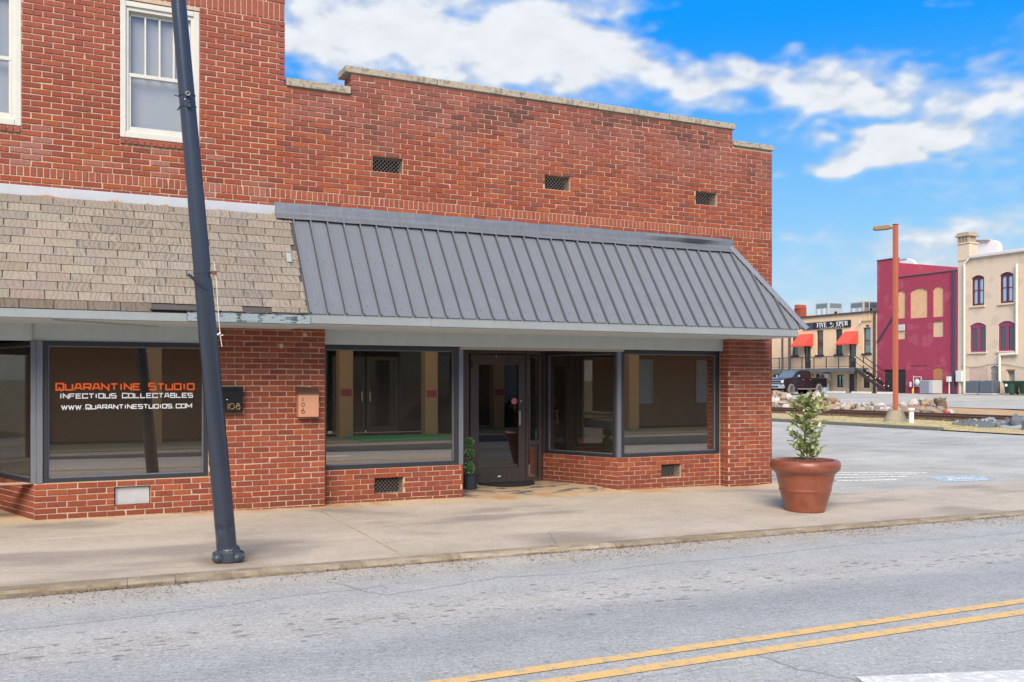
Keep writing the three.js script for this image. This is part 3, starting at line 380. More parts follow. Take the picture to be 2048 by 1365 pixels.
  { const pts = [[3.742, .007], [3.70, .014], [3.652, .020], [3.640, .034], [3.60, .058], [3.555, .112], [3.528, .135]], mb = new MB(), NX = 90; const X = (i) => lerp(2.53, 9.535, i / NX);
    const q = (i, k) => { const x = X(i); let [y, z] = pts[k]; const bk = sm(8.0, 8.6, x) * sm(9.5, 9.0, x), w = Math.sin((x - 8.0) * 2.1) ** 2; const bg = Math.exp(-(((x - 8.78) / .36) ** 2)) + .35 * Math.exp(-(((x - 8.2) / .2) ** 2)); if (k === 1) { z += .085 * bg; y -= .006 * bg; } if (k === 0) { z += .03 * bg; y += .004 * bg; } const st = x > 5.05 ? 1 : 0; if (k === 2 || k === 3) y -= st * .012; y += .0025 * n2(x * 1.7, k) + .0022 * Math.sin(x * 9 + k); z += .002 * n2(x * 3, k + 9); return [x, y, z]; };
    for (let i = 0; i < NX; i++) for (let k = 0; k < pts.length - 1; k++) mb.quad(q(i, k + 1), q(i + 1, k + 1), q(i + 1, k), q(i, k)); const e = q(0, 0); for (let k = 0; k < pts.length - 1; k++) mb.tri([2.53, pts[k][0], 0], q(0, k + 1), q(0, k));
    mesh('ridge_flashing', mb.geo(), M([.21, .228, .255], { roughness: .45, metalness: .35, map: rep(T.streak, .6) }), roof); }
  { const A = P(HX - .03, -.03, .034), B = P(TX + .02, 1.02, .034), mC = M([.29, .305, .325], { roughness: .42, metalness: .35, map: rep(T.streak, .8) });
    const dir = new THREE.Vector3(...B).sub(new THREE.Vector3(...A)), nrm = new THREE.Vector3(0, ny, nz), side = dir.clone().cross(nrm).normalize(), w = .075;
    const mb = new MB(), o = (p, s, n = 0) => new THREE.Vector3(...p).addScaledVector(side, s).addScaledVector(nrm, n).toArray(), S = side.x < 0 ? 1 : -1;
    mb.quad(o(A, S * w), o(B, S * w), o(B, 0, .008), o(A, 0, .008)); mb.quad(o(A, S * w, -.012), o(B, S * w, -.012), o(B, S * w), o(A, S * w)); mb.quad(o(A, 0, .008), o(B, 0, .008), o(B, -S * .028, .004), o(A, -S * .028, .004)); mb.quad(o(A, -S * .028, .004), o(B, -S * .028, .004), o(B, -S * .028, -.03), o(A, -S * .028, -.03)); mb.quad(o(A, -S * .028, -.03), o(B, -S * .028, -.03), [B[0] + .01, B[1] - .02, B[2] - .1], [A[0] + .02, A[1] - .02, A[2] - .09]);
    mesh('hip_cap', mb.geo(), mC, roof); }
  const mF2 = M([.285, .31, .32], { roughness: .5, map: rep(T.paint, .6) });
  mesh('fascia_board', [RB(2.734, 4.2, 2.224, 2.342, .905, .93, .004), RB(4.203, 7.4, 2.224, 2.342, .905, .93, .004), RB(7.403, 9.98, 2.224, 2.342, .905, .93, .004), BB(9.955, 9.98, 2.224, 2.342, .0, .905)], mF2, roof);
  mesh('soffit', BB(2.732, 9.955, 2.212, 2.2238, -.118, .905), M([.56, .62, .63], { roughness: .8, map: rep(T.paint, .7) }), roof);
  for (const x of [3.62, 6.9]) mesh('downlight', [new THREE.TorusGeometry(.085, .012, 8, 28).rotateX(Math.PI / 2).translate(x, 2.21, .74), new THREE.CylinderGeometry(.08, .08, .006, 24).translate(x, 2.211, .74)], mTrimWhite, roof);
}
// old nest marks and a door mat
for (const [i, x, y] of [[0, 2.906, 2.14], [1, 2.617, 2.0]]) { const g = new THREE.IcosahedronGeometry(.026, 2), p = g.attributes.position; for (let k = 0; k < p.count; k++) { const q = 1 + .4 * n3(p.getX(k) * 60 + i * 9, p.getY(k) * 60, p.getZ(k) * 60); p.setXYZ(k, p.getX(k) * q, p.getY(k) * q * 1.05, p.getZ(k) * q * .35); } g.computeVertexNormals(); solo('mud_nest', g.translate(x, y, .003), M([.58, .42, .26], { roughness: 1 }), i ? 'lower left dried mud wasp nest on the brick pier under the eave' : 'upper right dried mud wasp nest on the brick pier under the eave', 'nest', 'mud nests on the brick pier'); }
{ const s = new THREE.Shape(); s.moveTo(5.90, 1.46); s.lineTo(6.80, 1.46); s.quadraticCurveTo(6.74, 1.12, 6.55, .98); s.quadraticCurveTo(6.33, .86, 6.1, .96); s.quadraticCurveTo(5.93, 1.12, 5.90, 1.46); solo('door_mat', metric(new THREE.ExtrudeGeometry(s, { depth: .012, bevelEnabled: true, bevelSize: .006, bevelThickness: .004, bevelSegments: 2 }).rotateX(-Math.PI / 2).translate(0, .021, 0)), M([.025, .025, .027], { roughness: 1, map: rep(T.agg, 5), bumpMap: rep(T.fine, 5), bumpScale: .006 }), 'black half-round rubber mat lying before the recessed glass door', 'door mat'); }

// ===== letter boxes on the pier =====
function digit(d, x, y, z, h, t) { // round modern figures
  const g = [], r = h * .29, C = (cx, cy, rr, a0 = 0, a1 = Math.PI * 2) => new THREE.TorusGeometry(rr, t, 6, 28, a1 - a0).rotateZ(a0).translate(x + cx, y + cy, z);
  if (d === '1') { g.push(rod([x, y, z], [x, y + h, z], t)); g.push(rod([x, y + h, z], [x - h * .14, y + h * .82, z], t)); } if (d === '|') g.push(rod([x, y, z], [x, y + h, z], t));
  if (d === '0') { g.push(new THREE.TorusGeometry(h * .5 - t, t, 6, 30).scale(.86, 1, 1).translate(x, y + h / 2, z)); }
  if (d === '6') { g.push(C(0, r, r)); const c = new THREE.CatmullRomCurve3([[-r, r], [-r * .75, h * .6], [r * .05, h * .85], [r * .45, h]].map(([a, b]) => new THREE.Vector3(x + a, y + b, z))); g.push(new THREE.TubeGeometry(c, 12, t, 6)); }
  if (d === '8') { g.push(C(0, h * .32, h * .32)); g.push(C(0, h * .80, h * .19)); }
  return g.map(metric);
}
{ const t = thing('mailbox', 'black wall mailbox with gold figures 108 behind the leaning pole', 'mailbox', 'mailboxes on the brick pier'), m = M([.018, .019, .022], { roughness: .35, metalness: .4 });
  mesh('box', [RB(1.885, 2.146, 1.206, 1.49, 0, .1, .012)], m, t); mesh('lid', [RB(1.882, 2.150, 1.468, 1.506, 0, .115, .008), BB(1.91, 2.12, 1.455, 1.462, .1, .104)], m, t);
  mesh('lock', new THREE.SphereGeometry(.010, 12, 8).translate(1.962, 1.352, .101), mChrome, t);
  mesh('house_number', [...digit('|', 1.972, 1.236, .103, .072, .0028), ...digit('0', 2.016, 1.236, .103, .072, .0028), ...digit('8', 2.087, 1.236, .103, .072, .0028)], M([.75, .52, .16], { metalness: .7, roughness: .35 }), t); }
{ const t = thing('mailbox', 'copper coloured wall mailbox with black figures 106', 'mailbox', 'mailboxes on the brick pier'), m = M([.74, .36, .21], { roughness: .38, metalness: .25, map: rep(T.paint, 2) });
  mesh('box', [RB(2.80, 3.05, 1.132, 1.418, .002, .12, .008)], m, t);
  { const s = new THREE.Shape([[0, 1.488], [.03, 1.488], [.132, 1.425], [.132, 1.41], [0, 1.41]].map((p) => new THREE.Vector2(-p[0], p[1]))); mesh('lid', metric(new THREE.ExtrudeGeometry(s, { depth: .262, bevelEnabled: true, bevelSize: .002, bevelThickness: .002, bevelSegments: 1 }).rotateY(Math.PI / 2).translate(2.794, 0, 0)), M([.20, .115, .09], { roughness: .4, metalness: .6 }), t); }
  mesh('house_number', [...digit('1', 2.852, 1.326, .1215, .044, .0036), ...digit('0', 2.854, 1.258, .1215, .05, .0036), ...digit('6', 2.854, 1.176, .1215, .062, .0036)], M([.02, .018, .016], { roughness: .5 }), t); }

// ===== leaning steel pole =====
{
  const t = thing('steel_pole', 'tall dark blue grey steel pole leaning left on the pavement with a moulded foot', 'pole');
  const m = M([.052, .064, .09], { roughness: .24, metalness: .45, bumpMap: rep(T.fine, .5), bumpScale: .0006 });
  const A = new THREE.Vector3(1.482, -.03, 2.95), B = new THREE.Vector3(.862, 7.0, 3.09), dir = B.clone().sub(A), q = new THREE.Quaternion().setFromUnitVectors(new THREE.Vector3(0, 1, 0), dir.clone().normalize()), Lg = dir.length();
  const rad = (h) => lerp(.0885, .052, h / Lg);
  const toCam = new THREE.Vector3(-1.48, 0, 8.6).normalize(), ca = Math.atan2(toCam.x, toCam.z);
  const NS = 48, hs = []; for (let h = 0; h < Lg; h += h < .75 ? .015 : h > 2.35 && h < 2.75 ? .025 : .12) hs.push(h); hs.push(Lg);
  const pos = [], uv = [], idx = [];
  hs.forEach((h, i) => { for (let k = 0; k <= NS; k++) { const a = k / NS * 2 * Math.PI, c = a - ca, cc = Math.atan2(Math.sin(c), Math.cos(c)); let r = rad(h); if (h > 2.56) r *= .985;
    const dent = (ac, hc, w, hh, dep) => dep * Math.exp(-(((cc - ac) / w) ** 2)) * Math.exp(-(((h - hc) / hh) ** 2)); r -= dent(-.55, .315, .30, .032, .020) + dent(.62, .325, .26, .022, .014) + dent(-1.25, .24, .3, .05, .010); r += .006 * Math.exp(-(((h - .36) / .02) ** 2)) * Math.exp(-((cc / .9) ** 2)); if (cc > .3) r -= .012 * Math.exp(-(((h - 2.545) / .05) ** 2)) * sm(.3, 1.2, cc);
    const v = new THREE.Vector3(Math.sin(a) * r, h, Math.cos(a) * r).applyQuaternion(q).add(A); pos.push(v.x, v.y, v.z); uv.push(a * .09, h); } });
  for (let i = 0; i < hs.length - 1; i++) for (let k = 0; k < NS; k++) { const a = i * (NS + 1) + k, b = a + NS + 1; idx.push(a, a + 1, b, a + 1, b + 1, b); }
  const g = new THREE.BufferGeometry(); g.setAttribute('position', new THREE.Float32BufferAttribute(pos, 3)); g.setAttribute('uv', new THREE.Float32BufferAttribute(uv, 2)); g.setIndex(idx); g.computeVertexNormals();
  mesh('shaft', g, m, t);
  const on = (h, ang, out) => new THREE.Vector3(Math.sin(ca + ang) * (rad(h) + out), h, Math.cos(ca + ang) * (rad(h) + out)).applyQuaternion(q).add(A).toArray();
  for (const [h, w] of [[2.55, .012], [1.99, .010], [1.69, .014], [.87, .006]]) mesh('band', new THREE.CylinderGeometry(rad(h) + .0025, rad(h) + .0025, w, 40, 1, true).applyQuaternion(q).translate(...A.clone().add(new THREE.Vector3(0, h, 0).applyQuaternion(q)).toArray()), m, t);
  mesh('peg', [rod(on(2.40, .35, -.01), on(2.53, -.75, .085), .016, 14, .012), new THREE.SphereGeometry(.013, 12, 8).translate(...on(2.53, -.75, .085))], m, t);
  { const br = [rod(on(4.055, .1, 0), on(4.055, .1, .055), .017, 16), rod(on(4.0, .1, .01), on(4.0, .1, .03), .012), rod(on(3.965, .1, .0), on(3.965, .1, .035), .02, 8)]; for (const h of [4.065, 3.97]) br.push(new THREE.TorusGeometry(rad(h) + .002, .0035, 6, 40).rotateX(Math.PI / 2).applyQuaternion(q).translate(...A.clone().add(new THREE.Vector3(0, h, 0).applyQuaternion(q)).toArray())); br.push(rod(on(4.062, -1.5, 0), on(4.075, -1.65, .035), .006), rod(on(3.965, -1.5, 0), on(3.945, -1.6, .02), .006)); mesh('bracket', br, m, t); mesh('bracket_rim', [new THREE.TorusGeometry(.016, .005, 8, 20).rotateY(ca).translate(...on(4.055, .1, .056))], M([.25, .25, .26], { metalness: .7, roughness: .4 }), t); mesh('screw', new THREE.SphereGeometry(.006, 8, 6).translate(...on(4.02, -.25, .002)), mChrome, t); }
  { const c = new THREE.CatmullRomCurve3([on(2.64, 1.45, .03), on(2.5, 1.45, .034), on(2.2, 1.5, .026), on(1.99, 1.5, .024), on(1.90, 1.5, .03)].map((p) => new THREE.Vector3(...p))); mesh('cable', new THREE.TubeGeometry(c, 30, .0042, 6), M([.62, .60, .56]), t); mesh('cable_clip', [metric(beam(on(2.545, 1.45, .0), on(2.545, 1.45, .04), .03, .03))], M([.16, .055, .03], { roughness: .9 }), t); mesh('cable_end', [rod(on(2.005, 1.4, .0), on(2.02, 1.45, .03), .010), rod(on(2.0, 1.5, .02), on(2.0, 1.5, .05), .005)], M([.5, .5, .55], { metalness: .6, roughness: .4 }), t); }
  // moulded foot: collar and four claws
  const foot = []; foot.push(new THREE.LatheGeometry([[.0, .0], [.118, .0], [.122, .02], [.112, .055], [.098, .085], [.101, .10], [.096, .118], [.088, .125]].map((p) => new THREE.Vector2(...p)), 40));
  for (let k = 0; k < 4; k++) { const a = ca + .78 + k * Math.PI / 2, s = new THREE.SphereGeometry(.05, 20, 14).scale(1, .95, 1.15).translate(0, .045, .108).rotateY(a); foot.push(s, new THREE.TorusGeometry(.026, .009, 8, 20, 4.4).rotateY(Math.PI / 2).translate(.030, .05, .125).rotateY(a), new THREE.TorusGeometry(.026, .009, 8, 20, 4.4).rotateY(Math.PI / 2).translate(-.030, .05, .125).rotateY(a), new THREE.TorusGeometry(.05, .008, 8, 24, 2.4).rotateZ(.4).translate(0, .085, .085).rotateY(a)); }
  foot.push(new RoundedBoxGeometry(.085, .08, .03, 2, .006).translate(0, .06, .105).rotateY(ca), new THREE.BoxGeometry(.05, .05, .006).translate(0, .06, .122).rotateY(ca));
  mesh('foot', foot.map((f) => metric(f.translate(1.484, walkY(1.48, 2.95) - .004, 2.95))), M([.055, .07, .092], { roughness: .4, metalness: .25 }), t);
}
// ===== pavement, kerb, road =====
function paint(w, h, x0, z0, sx, sz, f, marks) { // a colour map laid over x0..x0+sx, z0..z0+sz in metres
  let mk = null; if (marks) { const cv = document.createElement('canvas'); cv.width = w; cv.height = h; const c = cv.getContext('2d'); c.fillStyle = '#808080'; c.fillRect(0, 0, w, h); c.setTransform(w / sx, 0, 0, h / sz, -x0 * w / sx, -z0 * h / sz); marks(c); mk = c.getImageData(0, 0, w, h).data; }
  const d = new Uint8Array(w * h * 4), enc = (v) => Math.round(255 * (v <= .0031308 ? 12.92 * v : 1.055 * Math.pow(clamp(v), 1 / 2.4) - .055));
  for (let j = 0; j < h; j++) for (let i = 0; i < w; i++) { const o = (j * w + i) * 4, k = mk ? mk[o] / 128 : 1, c = f(x0 + (i + .5) / w * sx, z0 + (j + .5) / h * sz, i, j); for (let q = 0; q < 3; q++) d[o + q] = enc(c[q] * k); d[o + 3] = 255; }
  const t = new THREE.DataTexture(d, w, h); t.magFilter = THREE.LinearFilter; t.colorSpace = THREE.SRGBColorSpace; t.wrapS = THREE.MirroredRepeatWrapping; t.wrapT = THREE.MirroredRepeatWrapping; t.needsUpdate = true; return t;
}
function sheet(x0, x1, z0, z1, nx, nz, yf, uvf, lip = 0) {
  const mb = new MB(), X = (i) => lerp(x0, x1, i / nx), Z = (j) => lerp(z0, z1, j / nz), q = (x, z) => [x, yf(x, z), z], uv = (x, z) => uvf ? uvf(x, z) : [x, z];
  for (let i = 0; i < nx; i++) for (let j = 0; j < nz; j++) { const a = [X(i), Z(j + 1)], b = [X(i + 1), Z(j + 1)], c = [X(i + 1), Z(j)], d = [X(i), Z(j)]; mb.quad(q(...a), q(...b), q(...c), q(...d), [1, 1, 1], [uv(...a), uv(...b), uv(...c), uv(...d)]); }
  if (lip) { const dn = (p) => [p[0], p[1] - lip, p[2]]; for (let i = 0; i < nx; i++) { const a = q(X(i), z1), b = q(X(i + 1), z1); mb.quad(dn(a), dn(b), b, a, [.6, .55, .5]); const c = q(X(i), z0), d = q(X(i + 1), z0); mb.quad(dn(d), dn(c), c, d, [.6, .55, .5]); } for (let j = 0; j < nz; j++) { const a = q(x1, Z(j)), b = q(x1, Z(j + 1)); mb.quad(dn(b), dn(a), a, b, [.6, .55, .5]); const c = q(x0, Z(j)), d = q(x0, Z(j + 1)); mb.quad(dn(c), dn(d), d, c, [.6, .55, .5]); } }
  const g = mb.geo(); g.computeVertexNormals(); return g;
}
struct('terrain', new THREE.PlaneGeometry(5000, 5000).rotateX(-Math.PI / 2).translate(0, -.45, 0), M([.26, .24, .17], { roughness: 1 }));
{
  const walkMap = paint(2048, 640, -4, -2.2, 20.48, 6.0, (x, z, i, j) => {
    const a = fbm2(x * .35, z * .6, 4), b = fbm2(x * 1.6 + 9, z * 1.9, 3), c = fbm2(x * 6, z * 8 + 30, 2), n = white(i / 256, j / 256, 256) - .5;
    let k = 1 + .16 * a + .08 * b + .07 * c + .24 * n; let col = [.435, .375, .30];
    const dark = sm(.05, .55, fbm2(x * .28 + 20, z * .6 + 3, 3) + .25 * sm(1.0, 2.8, z) * sm(4, -1, x)) * .62; col = [lerp(col[0], .20, dark), lerp(col[1], .175, dark), lerp(col[2], .155, dark)];
    const drt = sm(.42 + .25 * b, .02, z) * (x < 10.4 ? .75 : .1); col = [lerp(col[0], .52, drt), lerp(col[1], .385, drt), lerp(col[2], .23, drt)];
    const or = sm(.3, .0, z) * sm(.0, .4, fbm2(x * 1.3 + 60, 3, 3)) * .8; col = [lerp(col[0], .46, or), lerp(col[1], .24, or), lerp(col[2], .10, or)];
    const li = Math.exp(-(((z - 1.23 - .02 * n2(x * .8, 4)) / .022) ** 2)) * sm(-.25, .35, n2(x * .9, 7)) * .5; col = col.map((q, m) => lerp(q, [.62, .58, .52][m], li));
    const ent = sm(-.02, -.3, z) * sm(4.8, 5.1, x) * sm(7.7, 7.4, x); if (ent > 0) { col = [lerp(col[0], .46, ent), lerp(col[1], .33, ent), lerp(col[2], .20, ent)]; const e2 = sm(.0, .4, fbm2(x * 1.7 + 3, z * 3.1 + 40, 3)) * ent; col = [lerp(col[0], .12, e2), lerp(col[1], .125, e2), lerp(col[2], .13, e2)]; }
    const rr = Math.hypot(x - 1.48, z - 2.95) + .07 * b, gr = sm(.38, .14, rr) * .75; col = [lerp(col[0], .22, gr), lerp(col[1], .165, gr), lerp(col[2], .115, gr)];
    const kb = sm(3.0, 3.3, z + .12 * b) * sm(-.2, .3, fbm2(x * .9, 12, 3)) * .4; col = [lerp(col[0], .30, kb), lerp(col[1], .235, kb), lerp(col[2], .16, kb)];
    return col.map((q) => q * k);
  }, (c) => { const r = rngOf(5); for (let i = 0; i < 160; i++) { const x = -2 + r() * 16, z = .1 + r() * 3.1; c.fillStyle = r() < .7 ? 'rgba(50,46,42,.55)' : 'rgba(215,210,200,.7)'; c.beginPath(); c.ellipse(x, z, .006 + r() * .016, .005 + r() * .012, r() * 3, 0, 7); c.fill(); } for (let i = 0; i < 40; i++) { const x = -2 + r() * 16, z = .3 + r() * 2.6, l = .3 + r() * 1.2; c.strokeStyle = `rgba(${r() < .5 ? '70,64,58' : '165,158,150'},.25)`; c.lineWidth = .004 + r() * .008; c.beginPath(); c.moveTo(x, z); c.quadraticCurveTo(x + l * .5, z + (r() - .5) * .2, x + l, z + (r() - .5) * .3); c.stroke(); }
    c.strokeStyle = 'rgba(40,34,28,.8)'; c.lineWidth = .007; const cr = (p) => { c.beginPath(); c.moveTo(p[0], p[1]); for (let i = 2; i < p.length; i += 2) { const x0 = p[i - 2], z0 = p[i - 1]; for (let k = 1; k <= 6; k++) c.lineTo(lerp(x0, p[i], k / 6) + (r() - .5) * .03, lerp(z0, p[i + 1], k / 6) + (r() - .5) * .03); } c.stroke(); }; cr([-1.4, 2.4, .2, 2.95, 1.3, 3.1]); cr([6.8, 1.3, 7.3, 2.2, 7.2, 3.3]); cr([4.6, 3.3, 4.9, 2.6, 5.6, 2.3]); });
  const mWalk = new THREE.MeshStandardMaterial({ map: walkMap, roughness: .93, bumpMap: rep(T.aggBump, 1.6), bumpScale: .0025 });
  const w = new THREE.Group(); w.name = 'pavement'; w.userData.kind = 'structure'; scene.add(w);
  mesh('base_course', [sheet(-30, 10.42, -2.4, 3.32, 20, 2, (x, z) => walkY(x, z) - .03), sheet(10.421, 40, 1.36, 3.32, 20, 2, (x, z) => walkY(x, z) - .03)], M([.24, .20, .15]), w);
  const uvf = (x, z) => [(x + 4) / 20.48, (z + 2.2) / 6.0];
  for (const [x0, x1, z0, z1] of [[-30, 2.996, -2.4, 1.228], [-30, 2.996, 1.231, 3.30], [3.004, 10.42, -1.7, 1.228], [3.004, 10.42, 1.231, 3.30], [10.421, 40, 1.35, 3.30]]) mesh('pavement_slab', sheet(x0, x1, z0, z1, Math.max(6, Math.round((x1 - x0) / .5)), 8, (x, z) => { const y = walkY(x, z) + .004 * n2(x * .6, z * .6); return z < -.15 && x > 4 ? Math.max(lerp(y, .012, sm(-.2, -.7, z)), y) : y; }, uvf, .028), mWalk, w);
  // road
  const roadMap = paint(2048, 700, -4, 3.4, 20.48, 7.0, (x, z, i, j) => {
    const n = white(i / 256, j / 256, 256) - .5, n3_ = white((i * 7 + 31) / 256, (j * 3 + 77) / 256, 256), a = fbm2(x * .22, z * 1.1, 4), b = fbm2(x * 1.4, z * 1.7, 3);
    let k = 1 + .10 * a + .10 * b + .06 * n2(x * 14, z * 14) + .38 * n + (n3_ > .975 ? .45 : n3_ < .05 ? -.34 : 0);
    let c = [.365, .372, .362]; const edge = sm(4.35 + .25 * b, 3.6, z); c = c.map((q, m) => lerp(q, [.40, .37, .32][m], edge * .85));
    const band = Math.exp(-(((z - 5.32) / .42) ** 2)) * .75; c = c.map((q, m) => lerp(q, [.44, .42, .385][m], band)); const blu = Math.exp(-(((z - 6.12 - .15 * a) / .5) ** 2)) * .6; c = c.map((q, m) => lerp(q, [.27, .28, .295][m], blu));
    return c.map((q) => q * k);
  }, (c) => { const r = rngOf(9); for (let i = 0; i < 420; i++) { const x = -2 + Math.pow(r(), 1.3) * 12, z = 5.3 + (r() + r() + r() - 1.5) * .46; c.fillStyle = `rgba(28,28,28,${.25 + r() * .5})`; c.beginPath(); c.ellipse(x, z, .015 + r() * r() * .075, .008 + r() * .018, (r() - .5) * .4, 0, 7); c.fill(); }
    for (let i = 0; i < 260; i++) { const x = -3 + r() * 17, z = 3.5 + r() * 5; c.fillStyle = `rgba(60,58,55,${.15 + r() * .3})`; c.beginPath(); c.ellipse(x, z, .006 + r() * .02, .005 + r() * .01, r() * 3, 0, 7); c.fill(); }
    const cr = (p, w, al = .75) => { c.strokeStyle = `rgba(30,29,28,${al})`; c.lineWidth = w; c.beginPath(); c.moveTo(p[0], p[1]); for (let i = 2; i < p.length; i += 2) { const x0 = p[i - 2], z0 = p[i - 1], L = Math.hypot(p[i] - x0, p[i + 1] - z0), n = Math.max(3, Math.round(L / .07)); for (let k = 1; k <= n; k++) c.lineTo(lerp(x0, p[i], k / n) + (r() - .5) * .04, lerp(z0, p[i + 1], k / n) + (r() - .5) * .035); } c.stroke(); };
    cr([-1, 4.65, .7, 4.55, 1.66, 4.34, 2.5, 4.28], .013); cr([2.14, 3.98, 2.37, 4.62, 2.9, 4.5, 3.5, 4.33, 4.13, 4.47, 5, 4.39, 6, 4.42, 7.4, 4.3, 9, 4.45, 12, 4.4], .014); cr([2.5, 4.12, 2.4, 4.5], .006); cr([3.5, 4.28, 4.9, 4.0, 6.5, 4.1, 8, 3.95], .007, .5); cr([3.84, 7.05, 3.86, 7.45, 4.1, 7.9], .014); cr([2.9, 7.25, 3.6, 7.2], .008, .5); cr([5.0, 6.9, 5.6, 7.4, 6.6, 7.5], .01, .6); cr([.2, 7.3, 1.6, 7.6], .008, .5); for (let i = 0; i < 26; i++) { const x = 2 + r() * 7; cr([x, 6.6, x + (r() - .5) * .1, 7.05], .004, .5); }
    for (let i = 0; i < 30; i++) { const x = -2 + r() * 12, z = 3.6 + r() * 4.5; cr([x, z, x + .3 + r() * .6, z + (r() - .5) * .3], .004, .35); } });
  const mRoad = new THREE.MeshStandardMaterial({ map: roadMap, roughness: .9, bumpMap: rep(T.aggBump, 1.6), bumpScale: .005 });
  struct('road', sheet(-90, 130, 3.455, 10.2, 110, 12, (x, z) => roadY(clamp(x, -30, 40), z), (x, z) => [(x + 4) / 20.48, (z - 3.4) / 7]), mRoad);
  // kerb, laid in lengths
  const k = new THREE.Group(); k.name = 'kerb'; k.userData.kind = 'structure'; scene.add(k);
  const mKerb = new THREE.MeshStandardMaterial({ vertexColors: true, roughness: .97, map: rep(T.conc, 2), bumpMap: rep(T.aggBump, 3), bumpScale: .006 }), cuts = [-30, -8, -2.3, .62, .98, 2.55, 3.42, 5.2, 6.35, 8.1, 9.1, 10.9, 13.2, 17, 24, 40];
  for (let c = 0; c < cuts.length - 1; c++) { const a = cuts[c] + .002, b = cuts[c + 1] - .002, n = Math.max(4, Math.round((b - a) / (a > -3 && b < 14 ? .05 : .6))), mb = new MB(), tone = .88 + rnd() * .24;
    const row = (x) => { const y = walkY(x, 3.3), ry = roadY(x, 3.46) - .01, rough = .5 + .6 * sm(.8, 1.6, x) , e = n2(x * 3.1, 2) * .016 * rough + n2(x * 9, 5) * .008 * rough, chip = Math.max(0, n2(x * 2.2, 11) - .35) * .06 * rough; return [[y, 3.303], [y - .001, 3.40 - chip], [y - .010 - chip * .5 + e * .4, 3.435 - chip + e], [y - .034 + e * .5, 3.452 + e - chip * .6], [lerp(y, ry, .7), 3.458 + e], [ry, 3.462 + e * 1.5]]; };
    for (let i = 0; i < n; i++) { const xa = lerp(a, b, i / n), xb = lerp(a, b, (i + 1) / n), A = row(xa), B = row(xb); for (let q = 0; q < 5; q++) { const f = tone * (1 + .35 * fbm2(xa * 2, q * 3, 3)), br = sm(-.3, .4, n2(xa * 1.7, q) + .4 * n2(xa * 7, q + 3)) * (q > 1 ? .8 : .45); const col = [lerp(.42, .34, br) * f, lerp(.355, .255, br) * f, lerp(.27, .155, br) * f].map((v) => v * (q > 2 ? .78 : 1)); mb.quad([xa, ...A[q + 1]], [xb, ...B[q + 1]], [xb, ...B[q]], [xa, ...A[q]], col); } }
    for (const [x, s] of [[a, 1], [b, -1]]) { const A = row(x); for (let q = 1; q < 5; q++) s > 0 ? mb.tri([x, A[5][0], 3.303], [x, ...A[q + 1]], [x, ...A[q]], [.33, .27, .2]) : mb.tri([x, A[5][0], 3.303], [x, ...A[q]], [x, ...A[q + 1]], [.33, .27, .2]); }
    mesh('kerb_stone', mb.geo(), mKerb, k); }
  // road paint
  const yel = tex(512, (u, v) => { const w = sm(-.25, .25, tn(u, v, 10, 8) + .8 * tn(u, v, 60, 6) + .35), n = white(u, v, 256) - .5; return [lerp(.46, .74, w) * (1 + .25 * n), lerp(.40, .48, w) * (1 + .25 * n), lerp(.29, .18, w)]; }), mY = new THREE.MeshStandardMaterial({ map: yel, roughness: .85, bumpMap: rep(T.aggBump, 2), bumpScale: .003 });
  const strip = (za, zb) => sheet(-60, 60, za, zb, 120, 1, (x, z) => roadY(x, z) + .005);
  struct('road_line', strip(6.82, 6.92), mY); struct('road_line', strip(7.05, 7.15), mY);
  { const m = new MB(), p = (x, z) => [x, roadY(x, z) + .005, z]; m.quad(p(3.90, 8.10), p(6.1, 8.78), p(6.25, 8.36), p(4.05, 7.70)); struct('stop_line', m.geo(), M([.72, .72, .70], { map: T.worn, roughness: .85 })); }
  // leaf litter in the gutter, weeds in the joint
  const lit = new THREE.BufferGeometry(); lit.setAttribute('position', new THREE.Float32BufferAttribute([-.5, 0, -.12, .5, .1, 0, -.4, .12, .14, .1, .25, .02], 3)); lit.setIndex([0, 2, 1, 1, 2, 3]); lit.computeVertexNormals();
  const N = 7000, im = new THREE.InstancedMesh(lit, new THREE.MeshStandardMaterial({ roughness: 1, side: THREE.DoubleSide }), N); im.name = 'leaf_litter'; const r = rngOf(71), o = new THREE.Object3D(), colr = new THREE.Color(); let i = 0;
  while (i < N) { const x = -2 + r() * 15.5; if (r() > sm(-.45, .55, fbm2(x * 1.1, 4, 3)) + .08) continue; const z = 3.462 + Math.pow(r(), 2.6) * .55; o.position.set(x, roadY(x, z) + .004 + (z < 3.5 ? r() * .015 : 0), z); o.rotation.set((r() - .5) * .6, r() * 6.3, (r() - .5) * .6); const s = .006 + r() * r() * .03; o.scale.set(s, s, s * (.4 + r())); o.updateMatrix(); im.setMatrixAt(i, o.matrix); const v = .5 + r(); im.setColorAt(i, colr.setRGB(.17 * v, .105 * v, .055 * v)); i++; }
  stuff(im); tag(im, 'brown leaf litter and grit lying along the kerb', 'leaf litter'); scene.add(im);
  const bl = new THREE.BufferGeometry(); bl.setAttribute('position', new THREE.Float32BufferAttribute([-.08, 0, 0, .08, 0, 0, .02, 1, .25], 3)); bl.computeVertexNormals();
